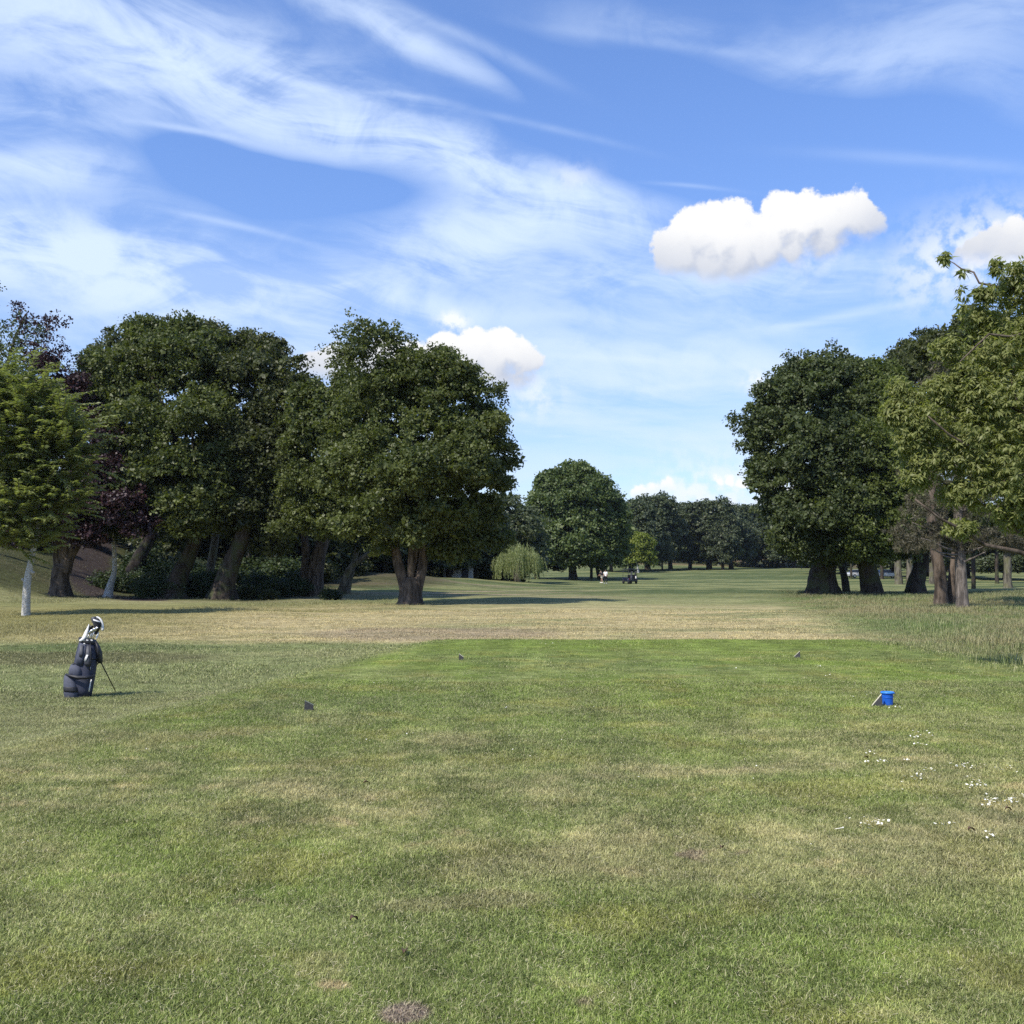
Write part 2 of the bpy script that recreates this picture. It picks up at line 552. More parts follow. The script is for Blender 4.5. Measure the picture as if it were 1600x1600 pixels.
def turf_colour(n, pos):
    """colour of the grass at a place on the course; shared by the soil sheet and the blades"""
    x, y, z = n.xyz(pos)
    p2 = n.vec(x, y, 0.0)
    big = n.noise(p2, 0.16, 4, 0.55, 0.4)
    mid = n.noise(n.vec(n.mul(x, 0.75), y, 3.0), 0.75, 5, 0.58, 0.5)
    sml = n.noise(n.vec(x, y, 7.0), 4.5, 4, 0.6)
    fine = n.noise(n.vec(x, y, 9.0), 26.0, 3, 0.65)
    wob = n.mul(n.sub(n.noise(n.vec(x, y, 5.0), 1.1, 4), 0.5), 1.0)
    xs = n.add(x, wob); ys = n.add(y, n.mul(wob, 0.7))
    GREEN = (0.205, 0.245, 0.070)
    LUSH = (0.172, 0.230, 0.045)
    DEEP = (0.138, 0.180, 0.058)
    PALE = (0.275, 0.278, 0.125)
    STRAW = (0.490, 0.405, 0.215)
    OLIVE = (0.260, 0.232, 0.088)
    SOIL = (0.230, 0.175, 0.125)
    # masks
    left = n.add(-1.7, n.mul(n.sub(24.4, ys), -0.19))
    m_left = n.ss(n.sub(n.add(x, n.mul(wob, 1.0)), left), -0.75, 0.60)
    m_right = n.ss(xs, 7.7, 8.9, 1.0, 0.0)
    m_far = n.ss(n.add(y, n.mul(wob, 0.15)), 24.2, 24.9, 1.0, 0.0)
    tee = n.mul(n.mul(m_left, m_right), m_far)
    # --- off the tee
    c_off = n.mix(n.ss(big, 0.35, 0.62), PALE, (0.200, 0.225, 0.088))
    lft = n.ss(xs, -9.0, -3.0, 1.0, 0.0)
    band = n.mul(n.ss(ys, 24.4, 28.0), n.ss(ys, 44.0, 66.0, 1.0, 0.0))
    c_off = n.mix(n.mul(n.mul(band, lft), 0.85), c_off, OLIVE)
    drybig = n.ss(n.add(n.mul(big, 0.5), n.mul(n.noise(n.vec(n.mul(x, 0.35), y, 17.0), 0.40, 5, 0.62, 0.5), 0.5)), 0.38, 0.52)
    dry = n.mul(n.mul(n.ss(y, 24.5, 26.5), n.ss(ys, 44.0, 62.0, 1.0, 0.0)), n.ss(xs, -16.0, -8.0))
    streak = n.ss(n.noise(n.vec(n.mul(x, 0.10), n.mul(y, 0.9), 2.0), 0.6, 4, 0.6, 0.3), 0.47, 0.60)
    rough = n.ss(n.add(n.sub(xs, n.mul(y, 0.20)), n.mul(wob, 1.6)), 2.2, 6.0)                                 # the longer rough at the right
    c_off = n.mix(n.mul(n.mul(dry, n.sub(1.0, rough)), n.mx(n.mul(drybig, 0.9), n.mul(streak, 0.9))), c_off, STRAW)
    c_rough = n.mix(n.ss(mid, 0.38, 0.62), (0.115, 0.150, 0.045), (0.235, 0.215, 0.095))
    rb = n.ss(n.noise(n.vec(n.mul(x, 0.5), y, 14.0), 0.30, 4, 0.6, 0.6), 0.40, 0.58)
    c_rough = n.mix(n.mul(rb, n.ss(ys, 19.0, 26.0, 0.15, 1.0)), n.mix(mid, (0.120, 0.175, 0.050), (0.180, 0.225, 0.075)), n.mix(mid, (0.225, 0.215, 0.095), (0.290, 0.250, 0.130)))
    c_off = n.mix(n.mul(n.mul(rough, n.ss(y, 14.0, 20.0)), n.ss(y, 75.0, 90.0, 1.0, 0.0)), c_off, c_rough)
    nearoff = n.ss(ys, 15.0, 20.0, 1.0, 0.0)
    rgt = n.ss(x, 7.5, 9.5)
    c_off = n.mix(n.mul(nearoff, rgt), c_off, n.mix(mid, GREEN, PALE))
    # a worn bare streak left of the dry band, with dark patches behind the bag
    def spot(cx, cy, rx, ry):
        X = n.mul(n.sub(xs, cx), 1 / rx); Y = n.mul(n.sub(ys, cy), 1 / ry)
        return n.ss(n.add(n.mul(X, X), n.mul(Y, Y)), 0.35, 1.1, 1.0, 0.0)
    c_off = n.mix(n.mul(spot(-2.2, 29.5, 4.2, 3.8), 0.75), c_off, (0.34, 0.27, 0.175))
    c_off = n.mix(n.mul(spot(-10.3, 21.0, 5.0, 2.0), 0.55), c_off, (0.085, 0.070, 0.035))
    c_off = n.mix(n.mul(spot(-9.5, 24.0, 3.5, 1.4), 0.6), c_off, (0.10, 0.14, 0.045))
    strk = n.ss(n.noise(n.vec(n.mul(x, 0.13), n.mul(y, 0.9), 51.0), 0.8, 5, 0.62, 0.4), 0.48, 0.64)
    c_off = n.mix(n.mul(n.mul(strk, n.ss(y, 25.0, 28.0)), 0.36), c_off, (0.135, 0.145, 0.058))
    # the mown fairway far off: stripes across
    fw = n.ss(ys, 62.0, 80.0)
    stripe = n.ss(n.noise(n.vec(n.mul(x, 0.012), n.mul(y, 0.16), 6.0), 1.0, 2, 0.5), 0.42, 0.58)
    c_fw = n.mix(stripe, (0.082, 0.112, 0.042), (0.205, 0.218, 0.090))
    c_fw = n.mix(n.mul(n.ss(mid, 0.5, 0.7), 0.35), c_fw, PALE)
    c_off = n.mix(fw, c_off, c_fw)
    worn2 = n.mul(n.ss(n.noise(n.vec(n.mul(x, 0.06), n.mul(y, 0.30), 11.0), 0.7, 4, 0.6), 0.46, 0.60), n.mul(n.ss(ys, 55.0, 68.0), n.ss(ys, 92.0, 112.0, 1.0, 0.0)))
    c_off = n.mix(n.mul(n.mul(worn2, n.ss(x, 2.0, 12.0, 1.0, 0.0)), 0.8), c_off, (0.33, 0.265, 0.170))
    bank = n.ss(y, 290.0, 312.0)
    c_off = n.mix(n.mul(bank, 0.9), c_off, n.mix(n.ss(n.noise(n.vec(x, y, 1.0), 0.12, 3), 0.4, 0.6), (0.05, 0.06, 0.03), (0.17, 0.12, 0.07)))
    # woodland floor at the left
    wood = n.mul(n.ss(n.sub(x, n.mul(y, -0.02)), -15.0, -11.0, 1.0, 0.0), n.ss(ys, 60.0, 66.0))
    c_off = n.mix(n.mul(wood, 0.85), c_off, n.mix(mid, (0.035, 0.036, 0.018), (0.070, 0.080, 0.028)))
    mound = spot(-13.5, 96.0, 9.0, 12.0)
    c_off = n.mix(n.mul(mound, 0.8), c_off, (0.065, 0.060, 0.032))  # mound darkened in its colour, standing in for the shade lying on it
    # --- the tee
    c_tee = n.mix(n.ss(mid, 0.36, 0.64), LUSH, GREEN)
    c_tee = n.mix(n.ss(big, 0.42, 0.62, 0.0, 0.55), c_tee, DEEP)
    c_tee = n.mix(n.ss(n.noise(n.vec(x, y, 31.0), 1.1, 3, 0.55), 0.52, 0.64, 0.0, 0.55), c_tee, (0.262, 0.262, 0.066))
    # dry patches, mostly in the middle foreground
    zone = n.mul(n.ss(y, 4.6, 6.6), n.ss(y, 8.0, 12.5, 1.0, 0.0))
    patches = n.add(n.mul(mid, 0.6), n.mul(sml, 0.4))
    worn = n.add(n.mul(n.ss(patches, 0.44, 0.64), n.add(n.mul(zone, 0.85), 0.16)), n.mul(zone, 0.18))
    c_tee = n.mix(n.mul(worn, 0.72), c_tee, (0.370, 0.330, 0.170))
    bare = n.mul(n.ss(n.noise(n.vec(x, y, 12.0), 1.9, 4, 0.6), 0.60, 0.70), n.add(n.mul(zone, 0.7), n.ss(y, 3.0, 9.0, 0.35, 0.0)))
    c_tee = n.mix(n.mul(bare, 0.85), c_tee, STRAW)
    c_tee = n.mix(n.mul(n.ss(y, 19.0, 22.5), 0.75), c_tee, LUSH)
    soilspot = n.ss(n.noise(n.vec(x, y, 21.0), 2.3, 2, 0.5), 0.70, 0.76)
    c_tee = n.mix(n.mul(n.mul(soilspot, n.ss(y, 7.0, 10.0, 1.0, 0.0)), 0.8), c_tee, SOIL)
    def dot(cx, cy, rx, ry, wv=0.25):
        X = n.mul(n.sub(n.add(x, n.mul(wob, wv)), cx), 1 / rx); Y = n.mul(n.sub(n.add(y, n.mul(wob, wv)), cy), 1 / ry)
        return n.ss(n.add(n.mul(X, X), n.mul(Y, Y)), 0.4, 1.2, 1.0, 0.0)
    c_tee = n.mix(n.mul(dot(G(635, 1588).x, G(635, 1588).y, 0.10, 0.10, 0.12), 0.95), c_tee, (0.30, 0.235, 0.19))
    c_tee = n.mix(n.mul(dot(G(720, 1420).x, G(720, 1420).y, 0.40, 0.20, 0.9), 0.40), c_tee, (0.33, 0.27, 0.16))
    c_tee = n.mix(n.mul(dot(G(520, 1545).x, G(520, 1545).y, 0.09, 0.05), 0.8), c_tee, (0.38, 0.30, 0.17))
    mow = n.m('SINE', n.mul(n.add(x, n.mul(wob, .12)), 2 * math.pi / 1.25))
    km = n.ss(mow, -0.4, 0.4, 0.94, 1.07)
    c_tee = n.mix(1.0, c_tee, n.vec(km, km, km), 'MULTIPLY')
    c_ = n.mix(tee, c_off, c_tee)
    # bare dirt path up the bank at the left
    dmin = None
    for (ax, ay), (bx, by) in zip(PATH, PATH[1:]):
        L2 = (bx - ax) ** 2 + (by - ay) ** 2
        t = n.m('MULTIPLY', n.add(n.mul(n.sub(x, ax), (bx - ax) / L2), n.mul(n.sub(y, ay), (by - ay) / L2)), 1.0, clamp=True)
        ex = n.sub(n.sub(x, ax), n.mul(t, bx - ax)); ey = n.sub(n.sub(y, ay), n.mul(t, by - ay))
        d = n.m('SQRT', n.add(n.mul(ex, ex), n.mul(ey, ey)))
        dmin = d if dmin is None else n.m('MINIMUM', dmin, d)
    c_ = n.mix(n.ss(n.add(dmin, wob), 1.0, 1.9, 1.0, 0.0), c_, (0.058, 0.045, 0.040))
    k = n.ss(sml, 0.25, 0.75, 0.72, 1.22)
    k = n.mul(k, n.ss(n.noise(n.vec(n.mul(x, 0.6), y, 41.0), 1.6, 4, 0.65, 0.4), 0.3, 0.7, 0.80, 1.14))
    k = n.mul(k, n.ss(fine, 0.25, 0.75, 0.80, 1.2))
    return n.mix(1.0, c_, n.vec(k, k, k), 'MULTIPLY'), fine, sml


ground_mat, n = new_mat('turf_soil')
o_ = n.n('ShaderNodeOutputMaterial')
b_ = n.n('ShaderNodeBsdfPrincipled')
b_.inputs['Roughness'].default_value = 1.0
b_.inputs['Specular IOR Level'].default_value = 0.1
geo_ = n.n('ShaderNodeNewGeometry')
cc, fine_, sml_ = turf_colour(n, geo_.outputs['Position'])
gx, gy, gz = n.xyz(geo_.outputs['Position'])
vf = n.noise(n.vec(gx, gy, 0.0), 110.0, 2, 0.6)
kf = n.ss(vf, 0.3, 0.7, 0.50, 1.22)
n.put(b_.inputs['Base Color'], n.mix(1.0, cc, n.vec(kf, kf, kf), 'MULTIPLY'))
bp_ = n.n('ShaderNodeBump')
bp_.inputs['Strength'].default_value = 0.8
bp_.inputs['Distance'].default_value = 0.05
n.put(bp_.inputs['Height'], n.add(n.add(n.mul(vf, 0.25), n.mul(fine_, 0.5)), sml_))
n.put(b_.inputs['Normal'], bp_.outputs[0])
n.t.links.new(b_.outputs[0], o_.inputs[0])


def blade_mat(name, gain, trans=0.3):
    m, n = new_mat(name)
    o = n.n('ShaderNodeOutputMaterial')
    b = n.n('ShaderNodeBsdfPrincipled')
    b.inputs['Roughness'].default_value = 0.6
    b.inputs['Specular IOR Level'].default_value = 0.3
    geo = n.n('ShaderNodeNewGeometry')
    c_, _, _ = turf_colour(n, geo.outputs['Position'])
    at = n.n('ShaderNodeAttribute', attribute_name='tint')
    f = at.outputs['Fac']
    k = n.ss(f, 0.0, 1.0, gain * 0.60, gain * 1.42)
    c_ = n.mix(1.0, c_, n.vec(k, k, n.mul(k, 0.95)), 'MULTIPLY')
    c_ = n.mix(n.ss(f, 0.78, 0.97, 0.0, 0.8), c_, (0.52, 0.47, 0.28))     # dead straw-coloured blades
    n.put(b.inputs['Base Color'], c_)
    tr = n.n('ShaderNodeBsdfTranslucent')
    n.put(tr.inputs['Color'], c_)
    mx = n.n('ShaderNodeMixShader')
    mx.inputs[0].default_value = trans
    n.t.links.new(b.outputs[0], mx.inputs[1]); n.t.links.new(tr.outputs[0], mx.inputs[2])
    n.t.links.new(mx.outputs[0], o.inputs[0])
    return m


# ------------------------------------------------------------------ ground sheet
def axis(a, b, first, grow):
    vals, v, s_ = [0.0], 0.0, first
    while v < b:
        v += s_; s_ *= grow; vals.append(v)
    neg, v, s_ = [], 0.0, first
    while v < a:
        v += s_; s_ *= grow; neg.append(-v)
    return np.array(neg[::-1] + vals)


gxs = axis(2500, 2500, 0.35, 1.028)
gys = np.concatenate([-axis(0, 1200, 2.0, 1.15)[::-1][:-1], np.arange(0, 30, 0.25), np.arange(30, 130, 0.8), np.arange(130, 380, 2.5), 380 + axis(0, 2600, 4, 1.08)])
XX, YY = np.meshgrid(gxs, gys)
ZZ = terrain(XX, YY)
nv = XX.shape
idx = np.arange(XX.size).reshape(nv)
fc = np.stack([idx[:-1, :-1], idx[:-1, 1:], idx[1:, 1:], idx[1:, :-1]], -1).reshape(-1, 4)
gme = mesh_np('ground', np.stack([XX, YY, ZZ], -1).reshape(-1, 3), fc)
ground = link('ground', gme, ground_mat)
tag(ground, kind='structure')


# ------------------------------------------------------------------ grass
def clump_mesh(name, nb, rad, h0, h1, wid, lean, seed):
    r = np.random.default_rng(seed)
    V, F, Tn = [], [], []
    for i in range(nb):
        a, q = r.uniform(0, 2 * math.pi), rad * math.sqrt(r.uniform())
        bx, by = q * math.cos(a), q * math.sin(a)
        h = r.uniform(h0, h1)
        da = r.uniform(0, 2 * math.pi)
        ln = h * r.uniform(0.2, lean)
        w = wid * r.uniform(0.7, 1.2)
        wx, wy = math.cos(da + 1.57) * w / 2, math.sin(da + 1.57) * w / 2
        lx, ly = math.cos(da) * ln, math.sin(da) * ln
        k = len(V)
        V += [(bx - wx, by - wy, -0.004), (bx + wx, by + wy, -0.004),
              (bx + lx * .35 + wx * .8, by + ly * .35 + wy * .8, h * .6), (bx + lx * .35 - wx * .8, by + ly * .35 - wy * .8, h * .6),
              (bx + lx, by + ly, h * r.uniform(0.75, 1.0))]
        F += [(k, k + 1, k + 2), (k, k + 2, k + 3), (k + 3, k + 2, k + 4)]
        Tn += [r.uniform(0, 1)] * 5
    return mesh_np(name, V, F, {'tint': Tn})


def scatter(name, pts, scales, clumps, mat, label, cat='grass'):
    """a vertex cloud on the ground; geometry nodes set a tuft of grass on each vertex"""
    srccol = bpy.data.collections.new(name + '_tufts')
    for me in clumps:
        me.materials.append(mat)
        so_ = bpy.data.objects.new(name + '_tuft', me)
        srccol.objects.link(so_)
    me = bpy.data.meshes.new(name)
    me.vertices.add(len(pts))
    me.vertices.foreach_set('co', np.asarray(pts, dtype=np.float32).ravel())
    a = me.attributes.new('size', 'FLOAT', 'POINT')
    a.data.foreach_set('value', np.asarray(scales, dtype=np.float32))
    me.update()
    ob = bpy.data.objects.new(name, me)
    col.objects.link(ob)
    ng = bpy.data.node_groups.new(name, 'GeometryNodeTree')
    ng.interface.new_socket('Geometry', in_out='INPUT', socket_type='NodeSocketGeometry')
    ng.interface.new_socket('Geometry', in_out='OUTPUT', socket_type='NodeSocketGeometry')
    gi, go = ng.nodes.new('NodeGroupInput'), ng.nodes.new('NodeGroupOutput')
    ci = ng.nodes.new('GeometryNodeCollectionInfo')
    ci.inputs['Collection'].default_value = srccol
    ci.inputs['Separate Children'].default_value = True
    ci.inputs['Reset Children'].default_value = True
    iop = ng.nodes.new('GeometryNodeInstanceOnPoints')
    iop.inputs['Pick Instance'].default_value = True
    rot = ng.nodes.new('FunctionNodeRandomValue'); rot.data_type = 'FLOAT_VECTOR'
    rot.inputs[0].default_value = (-0.12, -0.12, 0)
    rot.inputs[1].default_value = (0.12, 0.12, 6.283)
    ri = ng.nodes.new('FunctionNodeRandomValue'); ri.data_type = 'INT'
    ri.inputs[4].default_value = 0; ri.inputs[5].default_value = len(clumps) - 1
    na = ng.nodes.new('GeometryNodeInputNamedAttribute'); na.data_type = 'FLOAT'
    na.inputs[0].default_value = 'size'
    L = ng.links.new
    L(gi.outputs[0], iop.inputs['Points']); L(ci.outputs[0], iop.inputs['Instance'])
    L(ri.outputs[2], iop.inputs['Instance Index']); L(rot.outputs[0], iop.inputs['Rotation'])
    L(na.outputs[0], iop.inputs['Scale']); L(iop.outputs[0], go.inputs[0])
    md = ob.modifiers.new('tufts', 'NODES'); md.node_group = ng
    return tag(ob, label, cat, kind='stuff')


def field(n_, y0, y1, power, xa=None, keep=None, seed=1, half=0.56):
    """random points in the wedge seen from the tee between two distances; density falls off with distance"""
    r = np.random.default_rng(seed)
    u = r.uniform(0, 1, n_)
    # pdf(y) ~ y * y^-power
    e = 2 - power
    y = (y0 ** e + u * (y1 ** e - y0 ** e)) ** (1 / e) if abs(e) > 1e-6 else y0 * (y1 / y0) ** u
    x = r.uniform(-half, half, n_) * y + r.uniform(-0.6, 0.6, n_)
    if keep is not None:
        k = keep(x, y, r)
        x, y = x[k], y[k]
    return np.stack([x, y, terrain(x, y)], -1)


def snoise(x, y, f, s=0.0):
    return (np.sin(x * f + 1.7 * np.sin(y * f * 0.7 + s)) + np.sin(y * f * 1.3 + 1.3 * np.sin(x * f * 0.9 + s * 2))) * 0.25 + 0.5


lawn_mat = blade_mat('lawn_blade', 1.30)
lawn = [clump_mesh('lawn_tuft', 18, 0.050, 0.009, 0.024, 0.0027, 1.9, 30 + i) for i in range(6)]
pts = field(150000, 3.0, 15.0, 1.15, seed=3)
sz = 0.75 + 0.5 * snoise(pts[:, 0], pts[:, 1], 2.1) + rng.uniform(-0.15, 0.25, len(pts))
sz *= 1 + 0.035 * (pts[:, 1] - 3)
scatter('lawn_grass', pts, sz, lawn, lawn_mat, 'short mown lawn of green and straw coloured blades in the foreground')

def litter_mesh(seed):
    r = np.random.default_rng(seed)
    V, F, Tn = [], [], []
    for i in range(5):
        x0, y0 = r.uniform(-.09, .09, 2); a = r.uniform(0, 6.28); l = r.uniform(.008, .030); w = r.uniform(.0008, .0014)
        dx_, dy_ = math.cos(a), math.sin(a); z0 = r.uniform(.010, .020); z1 = z0 + r.uniform(-.004, .008)
        k = len(V)
        V += [(x0 - dy_ * w, y0 + dx_ * w, z0), (x0 + dy_ * w, y0 - dx_ * w, z0), (x0 + dx_ * l + dy_ * w, y0 + dy_ * l - dx_ * w, z1), (x0 + dx_ * l - dy_ * w, y0 + dy_ * l + dx_ * w, z1)]
        F.append((k, k + 1, k + 2, k + 3)); Tn += [r.uniform()] * 4
    return mesh_np('clippings_tuft', V, F, {'tint': Tn})


clip_mat, n = new_mat('dry_clipping')
o_ = n.n('ShaderNodeOutputMaterial'); b_ = n.n('ShaderNodeBsdfPrincipled'); b_.inputs['Roughness'].default_value = .8
n.put(b_.inputs['Base Color'], n.mix(n.n('ShaderNodeAttribute', attribute_name='tint').outputs['Fac'], (0.30, 0.25, 0.13), (0.52, 0.47, 0.30)))
n.t.links.new(b_.outputs[0], o_.inputs[0])
pts = field(5200, 3.0, 16.0, 1.0, seed=13)
scatter('dry_clippings', pts, 0.8 + 0.05 * pts[:, 1], [litter_mesh(200 + i) for i in range(5)], clip_mat, 'pale dry clippings and dead stalks scattered through the foreground lawn', 'clippings')

mid_mat = blade_mat('fringe_blade', 1.22)
midc = [clump_mesh('fringe_tuft', 16, 0.14, 0.014, 0.038, 0.009, 1.7, 60 + i) for i in range(5)]
pts = field(42000, 14.0, 48.0, 1.1, seed=4, half=0.6)
sz = 0.7 + 0.5 * snoise(pts[:, 0], pts[:, 1], 1.1) + rng.uniform(-0.15, 0.25, len(pts))
teem = (pts[:, 1] < 24.6) & (pts[:, 0] > -1.7 - (24.4 - pts[:, 1]) * 0.19) & (pts[:, 0] < 8.3)
sz = np.where(teem, sz * 0.6, sz)
scatter('fringe_grass', pts, sz, midc, mid_mat, 'mown grass between the tee and the trees, dry and straw coloured in places')

rough_mat = blade_mat('rough_blade', 1.15, 0.35)
rgh = [clump_mesh('rough_tuft', 18, 0.16, 0.10, 0.26, 0.010, 0.7, 90 + i) for i in range(5)]


TRUNKS = [(640, 945), (492, 932), (541, 928), (272, 935), (345, 937), (93, 932), (40, 962), (168, 934), (1285, 930), (1323, 928), (1362, 930), (1432, 928), (1474, 948), (1504, 953)]


def edge_right(x, y):
    return x - y * 0.20 + 1.6 * (snoise(x, y, 0.9, 1) - 0.5) + 0.8 * (snoise(x, y, 2.7, 3) - .5)


def keep_rough(x, y, r):
    e = edge_right(x, y)
    right = sstep(3.0, 6.5, e) * sstep(15.5, 19, y) * (y < 84)
    lft = (x < -0.10 * y) & (x > -16) & (y > 44) & (y < 66)
    lft2 = (x < -11) & (y > 24) & (y < 36) & (x < -13 + (y - 24) * 0.2)
    lft3 = (x < -24) & (y > 55)
    base = np.zeros(len(x), bool)
    for bx, by in TRUNKS:
        q_ = G(bx, by)
        base |= np.hypot(x - q_.x, y - q_.y + .3) < 1.7
    p = 0.95 * right + np.where(lft, 0.5, 0) + np.where(lft2, 0.35, 0) + np.where(lft3, 0.6, 0) + np.where(base, 0.9, 0)
    return r.uniform(0, 1, len(x)) < p * (0.35 + snoise(x, y, 0.5))


pts = field(90000, 15.0, 90.0, 0.9, seed=5, keep=keep_rough, half=0.6)
sz = 0.50 + 0.55 * snoise(pts[:, 0], pts[:, 1], 0.35, 2) + rng.uniform(-0.1, 0.3, len(pts))
sz *= 1 + 0.3 * (1 - sstep(24, 30, pts[:, 1])) * (pts[:, 0] > 8)
sz *= np.where(pts[:, 0] > 0, 0.35 + 0.65 * sstep(3.0, 7.5, edge_right(pts[:, 0], pts[:, 1])), 0.6)
scatter('rough_grass', pts, sz, rgh, rough_mat, 'long seeding rough grass around the tree trunks at both sides')

# ------------------------------------------------------------------ thin summer haze
hm = bpy.data.materials.new('haze')
hm.use_nodes = True
hm.node_tree.nodes.clear()
ho = hm.node_tree.nodes.new('ShaderNodeOutputMaterial')
hv = hm.node_tree.nodes.new('ShaderNodeVolumePrincipled')
hv.inputs['Color'].default_value = (0.78, 0.88, 1.0, 1)
hv.inputs['Density'].default_value = HAZE
hv.inputs['Anisotropy'].default_value = 0.3
hm.node_tree.links.new(hv.outputs[0], ho.inputs['Volume'])
hb = MB().box((0, 900, 22), (5200, 4500, 60)).build('haze', hm)
tag(hb, kind='stuff')
#@@TREES
# ------------------------------------------------------------------ leaf materials
L_OAK = leaf_mat('oak_leaf', (0.058, 0.076, 0.022), (0.140, 0.163, 0.047))
L_OAKD = leaf_mat('dark_oak_leaf', (0.044, 0.055, 0.020), (0.102, 0.116, 0.040))
L_OAKB = leaf_mat('grey_oak_leaf', (0.048, 0.066, 0.024), (0.112, 0.138, 0.048))
L_BEECH = leaf_mat('copper_leaf', (0.022, 0.012, 0.016), (0.060, 0.026, 0.030), 0.2)
L_CHERRY = leaf_mat('long_leaf', (0.135, 0.165, 0.055), (0.300, 0.330, 0.140), 0.42)
L_WALNUT = leaf_mat('pale_leaf', (0.135, 0.160, 0.045), (0.320, 0.335, 0.125), 0.5)
L_WILLOW = leaf_mat('willow_leaf', (0.170, 0.205, 0.080), (0.320, 0.350, 0.160), 0.4)
L_PINE = leaf_mat('needle', (0.070, 0.066, 0.042), (0.150, 0.135, 0.085), 0.15)
L_YELLOW = leaf_mat('yellow_leaf', (0.150, 0.190, 0.035), (0.260, 0.290, 0.060), 0.45)
L_FAR = leaf_mat('far_leaf', (0.050, 0.068, 0.034), (0.110, 0.132, 0.062), 0.3)
L_ROUND = leaf_mat('round_tree_leaf', (0.060, 0.090, 0.028), (0.135, 0.175, 0.058), 0.35)
L_SHRUB = leaf_mat('shrub_leaf', (0.026, 0.044, 0.016), (0.068, 0.095, 0.032), 0.3)

B_OAK = bark_mat('oak_bark', (0.042, 0.033, 0.026), (0.140, 0.110, 0.086), 5)
B_DARK = bark_mat('dark_bark', (0.022, 0.018, 0.015), (0.072, 0.058, 0.046), 5, moss=(0.060, 0.070, 0.030))  # bark colour darkened to carry the shade of trunks seen backlit
B_PINE = bark_mat('pine_bark', (0.070, 0.060, 0.052), (0.200, 0.172, 0.148), 7)
B_PALE = bark_mat('pale_bark', (0.330, 0.320, 0.290), (0.620, 0.610, 0.570), 9, bands=True)
B_GREY = bark_mat('grey_bark', (0.060, 0.054, 0.042), (0.165, 0.150, 0.118), 6, moss=(0.120, 0.120, 0.060))


# ------------------------------------------------------------------ leaves
def unit(v):
    return v / np.maximum(np.linalg.norm(v, axis=1, keepdims=True), 1e-6)


def leaf_quads(c, axis, nrm, length, width, tint, fold=0.12):
    """one folded four-point leaf at each centre"""
    axis = unit(axis)
    side = unit(np.cross(axis, nrm))
    n_ = np.cross(side, axis)
    l = np.asarray(length).reshape(-1, 1); w = np.asarray(width).reshape(-1, 1)
    v0 = c - axis * l * 0.5
    v1 = c + side * w * 0.5 + n_ * w * fold - axis * l * 0.08
    v2 = c + axis * l * 0.5
    v3 = c - side * w * 0.5 + n_ * w * fold - axis * l * 0.08
    V = np.stack([v0, v1, v2, v3], 1).reshape(-1, 3)
    F = np.arange(len(V)).reshape(-1, 4)
    return V, F, np.repeat(tint, 4)


def blobs_from_px(D, items, base=None):
    """items: (px, py, r_px[, depth offset in m[, squash]]) at distance D -> centre, radii (world)"""
    res = []
    for it in items:
        px, py, rp = it[:3]
        dep = it[3] if len(it) > 3 else 0.0
        sq = it[4] if len(it) > 4 else 0.92
        c_ = P(px, py, D + dep)
        r = rp / 1600 * (D + dep)
        res.append((np.array(c_), np.array([r, r * 1.08, r * sq])))
    return res


